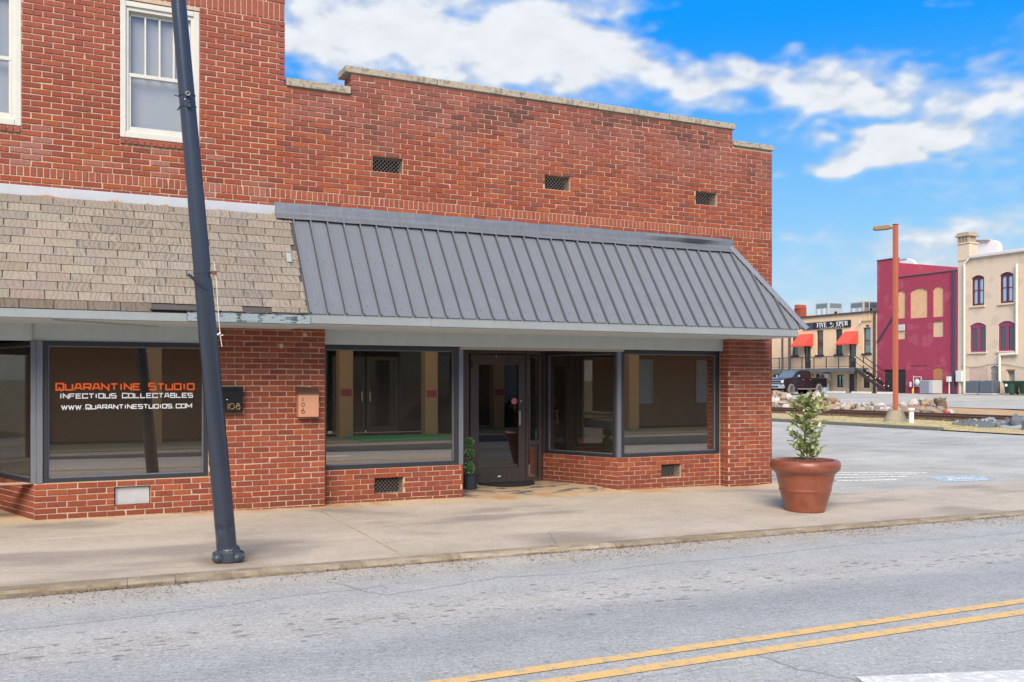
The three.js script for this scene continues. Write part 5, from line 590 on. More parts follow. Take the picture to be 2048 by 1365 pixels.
// ===== black pickup =====
{
  const h = [-.982, .188], t = thing('pickup_truck', 'black crew cab pickup truck with chrome grille parked below the deck', 'pickup truck', null, [55.85, farY(56.2) + .09, -48.2]); t.rotation.y = Math.atan2(-h[1], h[0]); t.scale.setScalar(1.0);
  const mB = new THREE.MeshPhysicalMaterial({ color: lin(.006, .006, .008), roughness: .3, clearcoat: 1, clearcoatRoughness: .08 }), mG = new THREE.MeshPhysicalMaterial({ color: lin(.02, .024, .028), roughness: .05 }), mCh = M([.72, .74, .76], { metalness: .9, roughness: .22 }), mT = M([.05, .05, .055], { roughness: .9 });
  const s = new THREE.Shape(); s.moveTo(2.86, .52); s.lineTo(2.9, .8); s.lineTo(2.88, 1.12); s.quadraticCurveTo(2.82, 1.24, 2.6, 1.27); s.lineTo(1.35, 1.36); s.lineTo(-.85, 1.36); s.lineTo(-.87, 1.30); s.lineTo(-2.85, 1.30); s.quadraticCurveTo(-2.93, 1.29, -2.93, 1.2); s.lineTo(-2.9, .66); s.lineTo(-2.40, .58); s.absarc(-1.86, .42, .52, .35, Math.PI - .35, false); s.lineTo(-2.36, .56); const o = new THREE.Shape(); o.moveTo(2.86, .55); o.lineTo(2.9, .8); o.lineTo(2.88, 1.12); o.quadraticCurveTo(2.82, 1.24, 2.6, 1.27); o.lineTo(1.35, 1.36); o.lineTo(-.85, 1.36); o.lineTo(-.87, 1.30); o.lineTo(-2.85, 1.30); o.quadraticCurveTo(-2.93, 1.29, -2.93, 1.2); o.lineTo(-2.9, .62); o.lineTo(-2.36, .56); o.absarc(-1.86, .42, .52, Math.PI - .28, .28, true); o.lineTo(-1.30, .48); o.lineTo(1.30, .48); o.absarc(1.84, .42, .52, Math.PI - .12, .26, true); o.lineTo(2.4, .55); o.closePath();
  mesh('body', metric(new THREE.ExtrudeGeometry(o, { depth: 1.84, bevelEnabled: true, bevelSize: .035, bevelThickness: .05, bevelSegments: 3 }).translate(0, 0, -.92)), mB, t);
  const c = new THREE.Shape([[1.42, 1.34], [.72, 1.88], [.5, 1.93], [-.55, 1.93], [-.72, 1.88], [-.9, 1.34]].map((p) => new THREE.Vector2(...p))); mesh('cab', metric(new THREE.ExtrudeGeometry(c, { depth: 1.56, bevelEnabled: true, bevelSize: .02, bevelThickness: .06, bevelSegments: 3 }).translate(0, 0, -.78)), mB, t);
  { const mb = new MB(); mb.quad([1.40, 1.375, -.72], [1.40, 1.375, .72], [.765, 1.865, .66], [.765, 1.865, -.66]); mb.quad([.765, 1.865, -.66], [.765, 1.865, .66], [1.40, 1.375, .72], [1.40, 1.375, -.72]); const g = mb.geo().translate(.028, .022, 0); mesh('windscreen', g, new THREE.MeshPhysicalMaterial({ color: lin(.45, .52, .52), metalness: .6, roughness: .08 }), t); }
  for (const q of [1, -1]) for (const P of [[[1.2, 1.40], [.62, 1.84], [.27, 1.85], [.27, 1.40]], [[.2, 1.40], [.2, 1.85], [-.5, 1.85], [-.72, 1.40]]]) { const sh = new THREE.Shape(P.map((p) => new THREE.Vector2(...p))); mesh('side_window', metric(new THREE.ExtrudeGeometry(sh, { depth: .012, bevelEnabled: false }).translate(0, 0, q > 0 ? .836 : -.848)), mG, t); }
  for (const [x, q] of [[1.84, 1], [1.84, -1], [-1.86, 1], [-1.86, -1]]) { const w = sub('wheel', t); mesh('tyre', new THREE.TorusGeometry(.325, .125, 12, 32).scale(1, 1, 1.1).translate(x, .42, q * .86), M([.16, .15, .14], { roughness: 1 }), w); mesh('rim', [new THREE.CylinderGeometry(.25, .25, .16, 24).rotateX(Math.PI / 2).translate(x, .42, q * .88)], mT, w); const sp = []; for (let k = 0; k < 6; k++) sp.push(new THREE.BoxGeometry(.05, .2, .03).translate(0, .12, 0).rotateZ(k * Math.PI / 3).translate(x, .42, q * .965)); sp.push(new THREE.CylinderGeometry(.06, .06, .05, 12).rotateX(Math.PI / 2).translate(x, .42, q * .96)); mesh('spokes', sp.map(metric), M([.22, .21, .21], { metalness: .6, roughness: .4 }), w); mesh('wheel_arch', new THREE.CylinderGeometry(.5, .5, .3, 24).rotateX(Math.PI / 2).translate(x, .44, q * .66), mDark, w); }
  mesh('grille', [RB(2.88, 2.95, .82, 1.12, -.62, .62, .02)], mDark, t); mesh('grille_bar', [RB(2.90, 2.97, 1.10, 1.16, -.66, .66, .02), RB(2.90, 2.97, .95, .99, -.6, .6, .01), RB(2.90, 2.97, .80, .85, -.66, .66, .02)], mCh, t);
  for (const q of [1, -1]) { mesh('headlight', RB(2.72, 2.93, .88, 1.16, q * .68, q * .96, .04), new THREE.MeshPhysicalMaterial({ color: lin(.75, .77, .78), metalness: .4, roughness: .15 }), t); mesh('mirror', [RB(1.0, 1.12, 1.40, 1.58, q * .98, q * 1.16, .03), BB(1.03, 1.08, 1.40, 1.44, q * .84, q * .99)], mCh, t); mesh('tail_light', RB(-2.96, -2.86, .92, 1.26, q * .84, q * .975, .02), M([.35, .02, .03], { roughness: .3 }), t); mesh('running_board', new THREE.CylinderGeometry(.045, .045, 2.3, 12).rotateZ(Math.PI / 2).translate(0, .44, q * 1.0), mCh, t); for (const x of [.34, -.66]) mesh('door_handle', RB(x - .1, x + .1, 1.17, 1.21, q * .955, q * .99, .015), mCh, t); }
  mesh('front_bumper', [RB(2.72, 3.0, .48, .80, -.98, .98, .06)], mCh, t); mesh('bumper_intake', [BB(2.96, 3.01, .56, .68, -.5, .5), BB(2.92, 3.005, .56, .68, .66, .86)], mDark, t); mesh('rear_bumper', RB(-3.05, -2.88, .52, .70, -.94, .94, .04), mCh, t); mesh('bed_box', [BB(-1.3, -.92, 1.3, 1.42, -.7, .7)], M([.6, .66, .7], { metalness: .5, roughness: .4 }), t); mesh('roof_lights', [-.5, -.25, 0, .25, .5].map((q) => new THREE.SphereGeometry(.03, 8, 6).translate(.62, 1.96, q)), M([.6, .5, .3]), t);
  mesh('fender_badge', BB(1.2, 1.32, 1.02, 1.12, .96, .975), M([.6, .1, .12]), t); mesh('underbody', BB(-2.6, 2.5, .35, .55, -.75, .75), mDark, t);
}
// ===== the row of old buildings beyond the railway, fronts facing the camera's side (towards -x) =====
function wallX(X, outline, holes, depth) { const s = new THREE.Shape(outline.map((p) => new THREE.Vector2(-p[0], p[1]))); for (const h of holes) { const [z0, z1, y0, y1, rise] = h, p = new THREE.Path(), a = -z1, b = -z0; p.moveTo(a, y0); p.lineTo(a, y1 - (rise || 0)); if (rise) p.quadraticCurveTo((a + b) / 2, y1 + rise, b, y1 - rise); else p.lineTo(b, y1); p.lineTo(b, y0); p.closePath(); s.holes.push(p); } return metric(new THREE.ExtrudeGeometry(s, { depth, bevelEnabled: false, curveSegments: 10 }).rotateY(Math.PI / 2).translate(X, 0, 0)); }
function arched(X, z0, z1, y0, y1, rise, depth) { const s = new THREE.Shape(), a = -z1, b = -z0; s.moveTo(a, y0); s.lineTo(b, y0); s.lineTo(b, y1 - rise); if (rise) s.quadraticCurveTo((a + b) / 2, y1 + rise, a, y1 - rise); else s.lineTo(a, y1); s.closePath(); return metric(new THREE.ExtrudeGeometry(s, { depth, bevelEnabled: false, curveSegments: 10 }).rotateY(Math.PI / 2).translate(X, 0, 0)); }
const farGlass = (c) => new THREE.MeshPhysicalMaterial({ color: lin(...c), metalness: .55, roughness: .06 });
function farWindow(parent, z0, z1, y0, y1, o) { const w = sub('window', parent), X = FX, rise = o.rise || 0, f = o.f || .09, mid = (z0 + z1) / 2; const fr = [BB(X + .10, X + .2, y0, y1 - rise * 1.1, z0, z0 + f), BB(X + .10, X + .2, y0, y1 - rise * 1.1, z1 - f, z1), BB(X + .10, X + .2, y0, y0 + f, z0 + f, z1 - f)]; if (o.mull) fr.push(BB(X + .09, X + .2, y0 + f, y1 - rise * .6, mid - o.mull / 2, mid + o.mull / 2)); if (!rise) fr.push(BB(X + .10, X + .2, y1 - f, y1, z0 + f, z1 - f)); if (o.rail) fr.push(BB(X + .11, X + .2, (y0 + y1) / 2 - .03, (y0 + y1) / 2 + .03, z0 + f, z1 - f)); mesh('frame', fr, o.m, w); if (rise) { const s = wallX(X + .095, [[z0, y1 - rise * 1.6], [z1, y1 - rise * 1.6], [z1, y1 - rise], [lerp(z1, z0, .25), y1 - rise * .2], [mid, y1], [lerp(z1, z0, .75), y1 - rise * .2], [z0, y1 - rise]].reverse(), [], .1); mesh('arch_head', s, o.m, w); } mesh('pane', arched(X + .16, z0 + .02, z1 - .02, y0 + .02, y1 - .02, rise, .02), o.g || farGlass([.10, .12, .13]), w); if (o.sill) mesh('sill', RB(X - .12, X + .2, y0 - .14, y0 - .005, z0 - .12, z1 + .12, .02), o.sill, w); return w; }
// --- tan two-storey tavern ---
{
  const b = thing('tan_building', 'tan painted tavern with a navy sign, two red awnings and a long deck', 'building'), mTan = M([.82, .60, .39], { roughness: .9, map: rep(T.paint, .3), bumpMap: rep(T.fine, .5), bumpScale: .02 }), mNavy = M([.022, .024, .04], { roughness: .5 }), mBr = M([.085, .045, .05], { roughness: .6 });
  const W = [[-57.42, -56.64, 3.95, 6.22], [-54.24, -53.42, 3.95, 6.20], [-51.93, -51.12, 3.95, 6.2], [-48.7, -47.89, 3.95, 6.18]], D = [[-55.85, -55.0, 2.72, 4.95], [-50.33, -49.53, 2.72, 4.95]], LW = [[-51.75, -50.95, 1.0, 2.12], [-48.75, -48.0, .95, 2.0]], LD = [[-50.35, -49.55, GY - .1, 2.2]];
  mesh('wall', wallX(FX, [[-80, -.2], [-47.2, -.2], [-47.2, 7.52], [-80, 7.52]], [...W, ...D, ...LW, ...LD], .35), mTan, b);
  mesh('roof', [BB(FX + .36, 78, 7.2, 7.4, -80, -47.25)], M([.2, .2, .2]), b); mesh('gutter', [RB(FX - .16, FX + .02, 7.44, 7.60, -80, -47.1, .03)], M([.075, .06, .06], { roughness: .5 }), b); mesh('back_wall', [BB(77.6, 78, 0, 7.5, -80, -47.25), BB(FX + .36, 77.5, 0, 7.19, -47.6, -47.25)], mTan, b);
  const gl = [[.10, .14, .13], [.12, .13, .11], [.05, .07, .085], [.20, .32, .34]]; W.forEach((w, i) => farWindow(b, ...w, { m: mBr, f: .08, rail: true, g: farGlass(gl[i]), sill: mNavy }));
  D.forEach((d) => { const g = sub('door', b); mesh('door_leaf', [BB(FX + .08, FX + .14, 2.74, 3.3, d[0] + .04, d[1] - .04), BB(FX + .08, FX + .14, 3.3, 4.85, d[0] + .04, d[0] + .16), BB(FX + .08, FX + .14, 3.3, 4.85, d[1] - .16, d[1] - .04), BB(FX + .08, FX + .14, 4.72, 4.93, d[0] + .16, d[1] - .16)], mNavy, g); mesh('pane', BB(FX + .10, FX + .12, 3.3, 4.72, d[0] + .16, d[1] - .16), farGlass([.10, .13, .13]), g); mesh('handle', new THREE.SphereGeometry(.05, 8, 6).translate(FX + .05, 3.55, d[1] - .12), mChrome, g); });
  LW.forEach((w, i) => farWindow(b, ...w, { m: i ? mBr : mNavy, f: .08, mull: .06, rail: true, g: farGlass(i ? [.06, .05, .05] : [.28, .42, .46]) })); { const g = sub('door', b); mesh('door_leaf', BB(FX + .08, FX + .14, GY, 2.18, -50.33, -49.57), mNavy, g); mesh('handle', new THREE.SphereGeometry(.05, 8, 6).translate(FX + .05, 1.35, -50.2), mChrome, g); }
  mesh('dark_opening', [BB(FX - .01, FX + .02, .5, 2.2, -60, -57.6), BB(FX - .01, FX + .02, .5, 2.25, -56.6, -55.3), BB(FX - .01, FX + .02, .5, 2.2, -54.3, -53.5), BB(FX - .01, FX + .02, .5, 2.2, -57.4, -56.8)], mNavy, b); mesh('orange_panel', BB(FX - .03, FX - .012, 1.2, 2.2, -55.1, -54.6), M([.55, .25, .06]), b);
  // red canvas awnings
  D.forEach((d, i) => { const g = sub('awning', b), z0 = i ? -50.85 : -56.45, z1 = i ? -49.28 : -54.68, m = new THREE.MeshStandardMaterial({ color: lin(.80, .085, .055), roughness: .85, side: THREE.DoubleSide }), m2 = new THREE.MeshStandardMaterial({ color: lin(.52, .045, .035), roughness: .9, side: THREE.DoubleSide }), mb = new MB(); const yT = 5.94, yB = 4.86, xo = FX - 1.1; mb.quad([xo, yB, z0], [FX - .01, yT, z0], [FX - .01, yT, z1], [xo, yB, z1]); mesh('canopy', mb.geo(), m, g); const v = new MB(), n = 12; for (let k = 0; k < n; k++) { const a = lerp(z0, z1, k / n), c = lerp(z0, z1, (k + 1) / n); v.quad([xo, yB - .14, a + .02], [xo, yB - .14, c - .02], [xo, yB, c], [xo, yB, a]); } mesh('valance', v.geo(), m, g); const sd = new MB(), ns = 9; for (const z of [z0, z1]) for (let k = 0; k < ns; k++) { const a = lerp(xo, FX, k / ns), c = lerp(xo, FX, (k + .62) / ns), ya = lerp(yB, yT, k / ns), yc = lerp(yB, yT, (k + .62) / ns); sd.quad([a, yB - .1, z], [c, yB - .1, z], [c, yc - .01, z], [a, ya - .01, z]); } mesh('side_flap', sd.geo(), m, g); const s2 = new MB(); for (const z of [z0 + .01, z1 - .01]) s2.tri([xo, yB - .05, z], [FX, yB - .05, z], [FX, yT - .02, z]); mesh('side_back', s2.geo(), m2, g); });
  // sign board
  { const cv = document.createElement('canvas'); cv.width = 1024; cv.height = 118; const c = cv.getContext('2d'); c.fillStyle = '#1b2333'; c.fillRect(0, 0, 1024, 118); c.fillStyle = '#3a4254'; c.fillRect(0, 0, 230, 118); c.fillStyle = '#a06a78'; for (let i = 0; i < 9; i++) c.fillRect(60 + i * 14, 60, 9, 9); c.fillStyle = '#f4f2ea'; c.font = 'bold 98px serif'; c.textBaseline = 'middle'; c.textAlign = 'center'; c.fillText('FIVE', 415, 52, 215); c.fillText('SPUR', 850, 52, 250); c.strokeStyle = '#f4f2ea'; c.lineWidth = 7; c.beginPath(); c.arc(640, 62, 30, -.9, 1.4); c.stroke(); for (let k = 0; k < 8; k++) { const a = k * Math.PI / 4; c.beginPath(); c.moveTo(618, 38); c.lineTo(618 + Math.cos(a) * 22, 38 + Math.sin(a) * 22); c.stroke(); } c.beginPath(); c.moveTo(662, 80); c.lineTo(605, 100); c.stroke(); c.lineWidth = 6; for (let k = 0; k < 11; k++) { const X = 380 + k * 48; c.beginPath(); c.moveTo(X, 112); c.lineTo(X + 9, 96); c.lineTo(X + 18, 112); c.stroke(); }
    const t = new THREE.CanvasTexture(cv); t.colorSpace = THREE.SRGBColorSpace; const s = sub('sign_board', b); mesh('board', BB(FX - .08, FX - .004, 6.31, 6.95, -55.9, -50.1), mNavy, s); mesh('lettering', new THREE.PlaneGeometry(5.8, .64).rotateY(-Math.PI / 2).translate(FX - .084, 6.63, -53.0), new THREE.MeshStandardMaterial({ map: t, roughness: .6 }), s); }
  // deck, rail, stair
  const dk = sub('deck', b), X0 = 62.4, mDk = M([.12, .13, .145], { roughness: .7, map: rep(T.streak, .5) }), mIr = M([.03, .03, .034], { roughness: .5 });
  mesh('platform', [BB(X0, FX - .01, 2.34, 2.68, -80, -48.1)], mDk, dk); const posts = [-79, -76, -73, -70, -67, -64, -61, -57.45, -54.47, -52.98, -51.48, -50.02, -48.8]; posts.forEach((z) => mesh('rail_post', BB(X0 + .02, X0 + .08, 2.68, 3.70, z - .03, z + .03), mIr, dk)); mesh('hand_rail', [BB(X0 + .01, X0 + .09, 3.68, 3.74, -80, -48.76), BB(X0 + .03, X0 + .07, 2.78, 2.82, -80, -48.76)], mIr, dk); const bal = []; for (let z = -66; z < -48.8; z += .13) bal.push(BB(X0 + .045, X0 + .06, 2.82, 3.68, z, z + .016)); stuff(mesh('balusters', bal, mIr, dk));
  [[-57.06, .12], [-56.11, .2]].forEach(([z, w]) => mesh('post', BB(X0 - .02, X0 + .14, GY, 7.0, z - w / 2, z + w / 2), M([.10, .065, .065]), dk)); [-60, -53.9, -48.4].forEach((z) => mesh('deck_post', BB(X0 + .2, X0 + .36, GY, 2.34, z, z + .16), M([.10, .075, .05]), dk));
  const st = sub('stair', b), A = [2.62, -48.05], B = [GY + .05, -44.5]; for (const x of [X0, X0 + .95]) mesh('stringer', metric(beam([x, A[0] - .1, A[1]], [x, B[0] - .05, B[1]], .06, .26)), mIr, st); for (let k = 1; k < 13; k++) mesh('step', BB(X0 + .03, X0 + .92, lerp(A[0], B[0], k / 13) - .04, lerp(A[0], B[0], k / 13), lerp(A[1], B[1], k / 13) - .14, lerp(A[1], B[1], k / 13) + .14), mIr, st); for (const x of [X0, X0 + .95]) { mesh('stair_rail', [metric(beam([x, A[0] + 1.05, A[1]], [x, B[0] + 1.05, B[1]], .05, .06)), metric(beam([x, A[0] + .55, A[1]], [x, B[0] + .55, B[1]], .03, .03)), BB(x - .03, x + .03, A[0] - .1, A[0] + 1.05, A[1] - .06, A[1]), BB(x - .03, x + .03, GY, B[0] + 1.05, B[1] - .03, B[1] + .03)], mIr, st); } for (let k = 0; k < 9; k++) mesh('string_light', new THREE.SphereGeometry(.05, 8, 6).translate(X0 - .05, lerp(A[0] + .95, B[0] + .6, k / 8) - .25 * (k % 2), lerp(A[1], B[1], k / 8)), M([.75, .72, .6]), st);
  mesh('downspout', [BB(FX - .14, FX, GY, 7.44, -47.5, -47.32)], M([.08, .06, .07]), b); mesh('roof_pipe', [rod([FX - .1, 6.75, -48.55], [FX - .1, 8.6, -48.55], .03), rod([FX - .1, 6.75, -47.95], [FX - .1, 8.9, -47.95], .03), rod([FX - .1, 6.78, -48.7], [FX - .1, 6.78, -47.7], .05)].map(metric), M([.62, .44, .16]), b); { const c = sub('security_camera', b); mesh('mount', BB(FX - .1, FX, 6.78, 6.9, -49.0, -48.65), mTrimWhite, c); mesh('camera_body', rod([FX - .15, 6.75, -48.85], [FX - .3, 6.55, -48.95], .07, 10), mTrimWhite, c); } mesh('lamp', new THREE.SphereGeometry(.13, 12, 8).scale(1, .6, 1.2).translate(FX - .15, 6.32, -48.1), mNavy, b);
  { const c = sub('chimney', b); mesh('stack', BB(67.6, 68.4, 7.2, 8.9, -61.0, -60.15), M([.36, .075, .04], { map: rep(T.brick, 1) }), c); mesh('chimney_cap', BB(67.5, 68.5, 8.75, 9.15, -60.85, -60.3), M([.40, .09, .05]), c); mesh('parapet', BB(66.5, 72, 7.2, 8.3, -64, -61.4), M([.62, .45, .22]), c); }
  const ac = (l, z0, z1, y1) => { const t = thing('rooftop_unit', l, 'air conditioner', 'rooftop air conditioners on the tan building'), m = M([.52, .58, .60], { roughness: .5, metalness: .3 }); mesh('cabinet', RB(65.6, 67.4, 7.42, y1, z0, z1, .04), m, t); mesh('grille', [BB(65.57, 65.6, y1 - .5, y1 - .12, z0 + .15, z1 - .15), BB(65.8, 67.2, y1 - .5, y1 - .12, z1, z1 + .03)], M([.16, .20, .22]), t); mesh('curb', BB(65.7, 67.3, 7.4, 7.42, z0, z1), m, t); mesh('access_panel', [BB(65.58, 65.6, 7.6, y1 - .6, z0 + .3, z0 + .6), BB(65.58, 65.6, 7.6, y1 - .6, z0 + 1.0, z0 + 1.25)], M([.68, .72, .74]), t); mesh('fan_port', new THREE.CylinderGeometry(.16, .16, .04, 16).rotateX(Math.PI / 2).translate(66.5, 7.9, z1 + .02), mDark, t); };
  ac('left grey rooftop air conditioner above the navy sign', -56.05, -54.4, 8.9); ac('right grey rooftop air conditioner near the maroon wall', -51.75, -50.2, 8.66);
  const split = thing('split_unit', 'white outdoor split air conditioner on the wall behind the pickup bed', 'air conditioner', null, [FX - .3, 1.6, -52.9]); mesh('cabinet', RB(-.15, .25, 0, .62, -.5, .5, .03), M([.72, .72, .68]), split); mesh('fan_guard', [new THREE.TorusGeometry(.24, .02, 8, 24).rotateY(Math.PI / 2).translate(-.16, .31, -.16), new THREE.CylinderGeometry(.23, .23, .02, 24).rotateZ(Math.PI / 2).translate(-.15, .31, -.16)], M([.12, .13, .14]), split);
  const tank = thing('condenser_unit', 'pale blue grey outdoor unit on the ground behind the pickup', 'air conditioner', null, [FX - .6, GY, -52.75]); mesh('cabinet', RB(-.3, .3, .05, .95, -.42, .42, .05), M([.42, .52, .60]), tank); mesh('base', BB(-.35, .35, 0, .05, -.5, .5), M([.4, .4, .4]), tank); mesh('panel_line', [BB(-.31, -.295, .2, .85, -.1, -.08), BB(-.31, -.295, .2, .85, .1, .12)], mDark, tank);
  for (const [z0, z1, l] of [[-49.4, -47.45, 'white concrete wheel stop nearest the pickup'], [-46.6, -44.65, 'white concrete wheel stop under the outdoor stair'], [-43.9, -42.4, 'white concrete wheel stop just behind the red lamp post']]) { const t = thing('wheel_stop', l, 'wheel stop', 'wheel stops on the far car park'), s = new THREE.Shape([[-.11, 0], [.11, 0], [.08, .14], [-.08, .14]].map((p) => new THREE.Vector2(...p))); mesh('bar', metric(new THREE.ExtrudeGeometry(s, { depth: z1 - z0, bevelEnabled: true, bevelSize: .01, bevelThickness: .01, bevelSegments: 1 }).translate(60.5, farY(60.5) + .095, z0)), M([.72, .71, .66], { map: rep(T.worn, .7), roughness: .9 }), t); mesh('anchor', [CY(.02, .02, .16, 60.5, farY(60.5) + .095, z0 + .3), CY(.02, .02, .16, 60.5, farY(60.5) + .095, z1 - .3)].map(metric), M([.25, .15, .1]), t); }
}
// --- maroon building ---
{
  const b = thing('maroon_building', 'maroon painted brick building with bricked-up tan windows beside the tavern', 'building');
  const mt = tex(512, (u, v) => { const p = sm(.28, .5, tn(u, v, 9, 3) + .3 * tn(u, v, 40, 2)), n = white(u, v, 256) - .5, br = Math.abs(Math.sin(v * 128 * Math.PI)) > .93 ? .9 : 1; const c = [lerp(.33, .42, p * .4), lerp(.042, .12, p * .35), lerp(.085, .165, p * .35)]; return c.map((q) => q * br * (1 + .14 * n + .07 * tn(u, v, 20, 6))); }); mt.repeat.set(.1, .1);
  const m = new THREE.MeshStandardMaterial({ map: mt, roughness: .85 }), mP = M([.86, .53, .31], { roughness: .95, map: rep(T.mortar, .5), bumpMap: T.fine, bumpScale: .03 }), mP2 = M([.70, .53, .34], { roughness: .95, map: rep(T.mortar, .8) }), mDkr = M([.025, .026, .034], { roughness: .6 });
  const arch = [[-45.12, -44.26, 6.75, 9.05, .22], [-43.74, -42.06, 6.68, 9.1, .25], [-41.53, -40.56, 6.66, 9.08, .22]], sq = [[-45.12, -44.26, 5.02, 6.28], [-41.53, -40.56, 5.06, 6.3]], gar = [[-46.44, -44.2, GY - .2, 2.5]], dr = [[-41.52, -40.57, GY, 2.66, .15]];
  mesh('wall', wallX(FX, [[-47.19, -.2], [-39.24, -.2], [-39.24, 10.17], [-45.2, 10.17], [-45.2, 11.8], [-47.19, 11.8]], [...arch, ...sq, ...gar, ...dr], .4), m, b);
  for (const a of [...arch]) mesh('filled_window', arched(FX + .07, a[0] + .002, a[1] - .002, a[2] + .002, a[3] - .002, a[4], .2), mP, b); for (const a of sq) mesh('filled_window', BB(FX + .08, FX + .3, a[2] + .002, a[3] - .002, a[0] + .002, a[1] - .002), mP2, b); mesh('filled_door', arched(FX + .06, -41.518, -40.572, GY + .002, 2.658, .15, .2), M([.50, .22, .10], { roughness: 1, map: rep(T.mortar, .7) }), b);
  { const v = sub('vent', b); mesh('vent_frame', RB(FX - .04, FX + .078, 5.72, 6.24, -45.03, -44.3, .02), mTrimWhite, v); mesh('louvre', [0, 1, 2, 3].map((k) => BB(FX - .05, FX - .041, 5.78 + k * .11, 5.84 + k * .11, -44.96, -44.37)), M([.55, .56, .56]), v); }
  mesh('garage_door', BB(FX + .1, FX + .16, GY, 2.48, -46.42, -44.22), mDkr, b); mesh('coping', [RB(FX - .07, FX + .42, 11.8, 11.87, -47.22, -45.15, .02), RB(FX - .08, FX + .42, 10.17, 10.27, -45.14, -39.26, .02)], M([.12, .09, .11]), b);
  mesh('roof', [BB(FX + .41, 78, 9.7, 9.85, -47.1, -39.3), BB(FX + .41, 78, 0, 9.69, -39.6, -39.3), BB(FX + .41, 78, 0, 11.75, -47.18, -46.9)], m, b); mesh('downspout', [BB(FX - .16, FX - .01, GY, 10.2, -39.62, -39.42)], M([.06, .05, .09]), b); mesh('brace', metric(beam([FX - .06, 4.9, -47.1], [FX - .06, 7.5, -44.95], .1, .16)), M([.07, .05, .08]), b); mesh('side_pipe', BB(FX - .1, FX, 6.7, 10.1, -45.28, -45.16), M([.07, .05, .08]), b); mesh('lintel', BB(FX - .02, FX + .0, 2.78, 2.84, -43.75, -42.1), M([.16, .03, .05]), b);
  const gm = thing('gas_meter', 'grey gas meter and pipes on the maroon wall', 'gas meter', null, [FX - .3, GY, -42.7]), mg = M([.48, .52, .52], { roughness: .5 }); mesh('meter', [new THREE.SphereGeometry(.24, 16, 12).scale(.8, 1.2, 1).translate(0, .95, -.1)], mg, gm); mesh('pipe', [rod([0, 0, -.45], [0, 1.5, -.45], .035), rod([0, 1.4, -.45], [0, 1.4, .3], .035), rod([0, 0, .3], [0, 1.4, .3], .035), rod([0, .65, -.45], [0, .65, .3], .03), rod([0, .6, -.75], [0, 1.0, -.75], .10)].map(metric), mg, gm); mesh('bollard', metric(rod([-.2, 0, -.35], [-.2, .45, -.35], .07)), M([.75, .55, .03]), gm);
  const cu = thing('condenser_unit', 'square grey condenser unit standing against the maroon wall', 'air conditioner', null, [FX - .8, GY + .09, -41.05]); mesh('cabinet', [RB(-.55, .55, 0, 1.05, -.62, .3, .04)], M([.34, .37, .42], { roughness: .6, map: rep(T.streak, 2) }), cu); mesh('side_panel', RB(-.5, .55, 0, 1.03, .31, .62, .03), M([.45, .46, .47]), cu); mesh('slats', Array.from({ length: 12 }, (_, k) => BB(-.56, -.551, .1 + k * .075, .13 + k * .075, -.55, .25)), M([.22, .24, .28]), cu); mesh('fan_top', CY(.4, .4, .04, 0, 1.05, -.15, 20), mDark, cu);
  for (const [n, z0, z1, y0, y1, l] of [['meter_box', -40.0, -39.68, 1.48, 1.9, 'small cream meter box on a post on the maroon wall'], ['electric_box', -39.15, -38.6, 1.5, 2.35, 'grey electric service box at the corner of the beige building'], ['outlet_box', -40.95, -40.75, 1.3, 1.55, 'tiny white box on the bricked-up doorway']]) { const t = thing(n, l, 'utility box'); mesh('box', RB(FX - .35, FX - .1, y0, y1, z0, z1, .02), M([.66, .66, .6]), t); mesh('cover', BB(FX - .365, FX - .351, y0 + .05, y1 - .05, z0 + .04, z1 - .04), M([.58, .6, .56]), t); mesh('conduit', metric(rod([FX - .2, GY, (z0 + z1) / 2], [FX - .2, y0, (z0 + z1) / 2], .05)), M([.6, .58, .52]), t); }
  const rw = thing('white_parapet', 'white rounded parapet rising behind the maroon building', 'parapet'); { const s = new THREE.Shape(); s.moveTo(56.4, 8); s.lineTo(56.4, 13.35); s.lineTo(53.6, 13.35); s.quadraticCurveTo(52.6, 13.2, 52.55, 12); s.lineTo(52.5, 8); mesh('wall', metric(new THREE.ExtrudeGeometry(s, { depth: .4, bevelEnabled: false }).rotateY(Math.PI / 2).translate(75, 0, 0)), M([.75, .76, .78]), rw); mesh('cap', BB(74.9, 75.5, 13.36, 13.42, -56.4, -53.6), M([.6, .6, .6]), rw); }
}
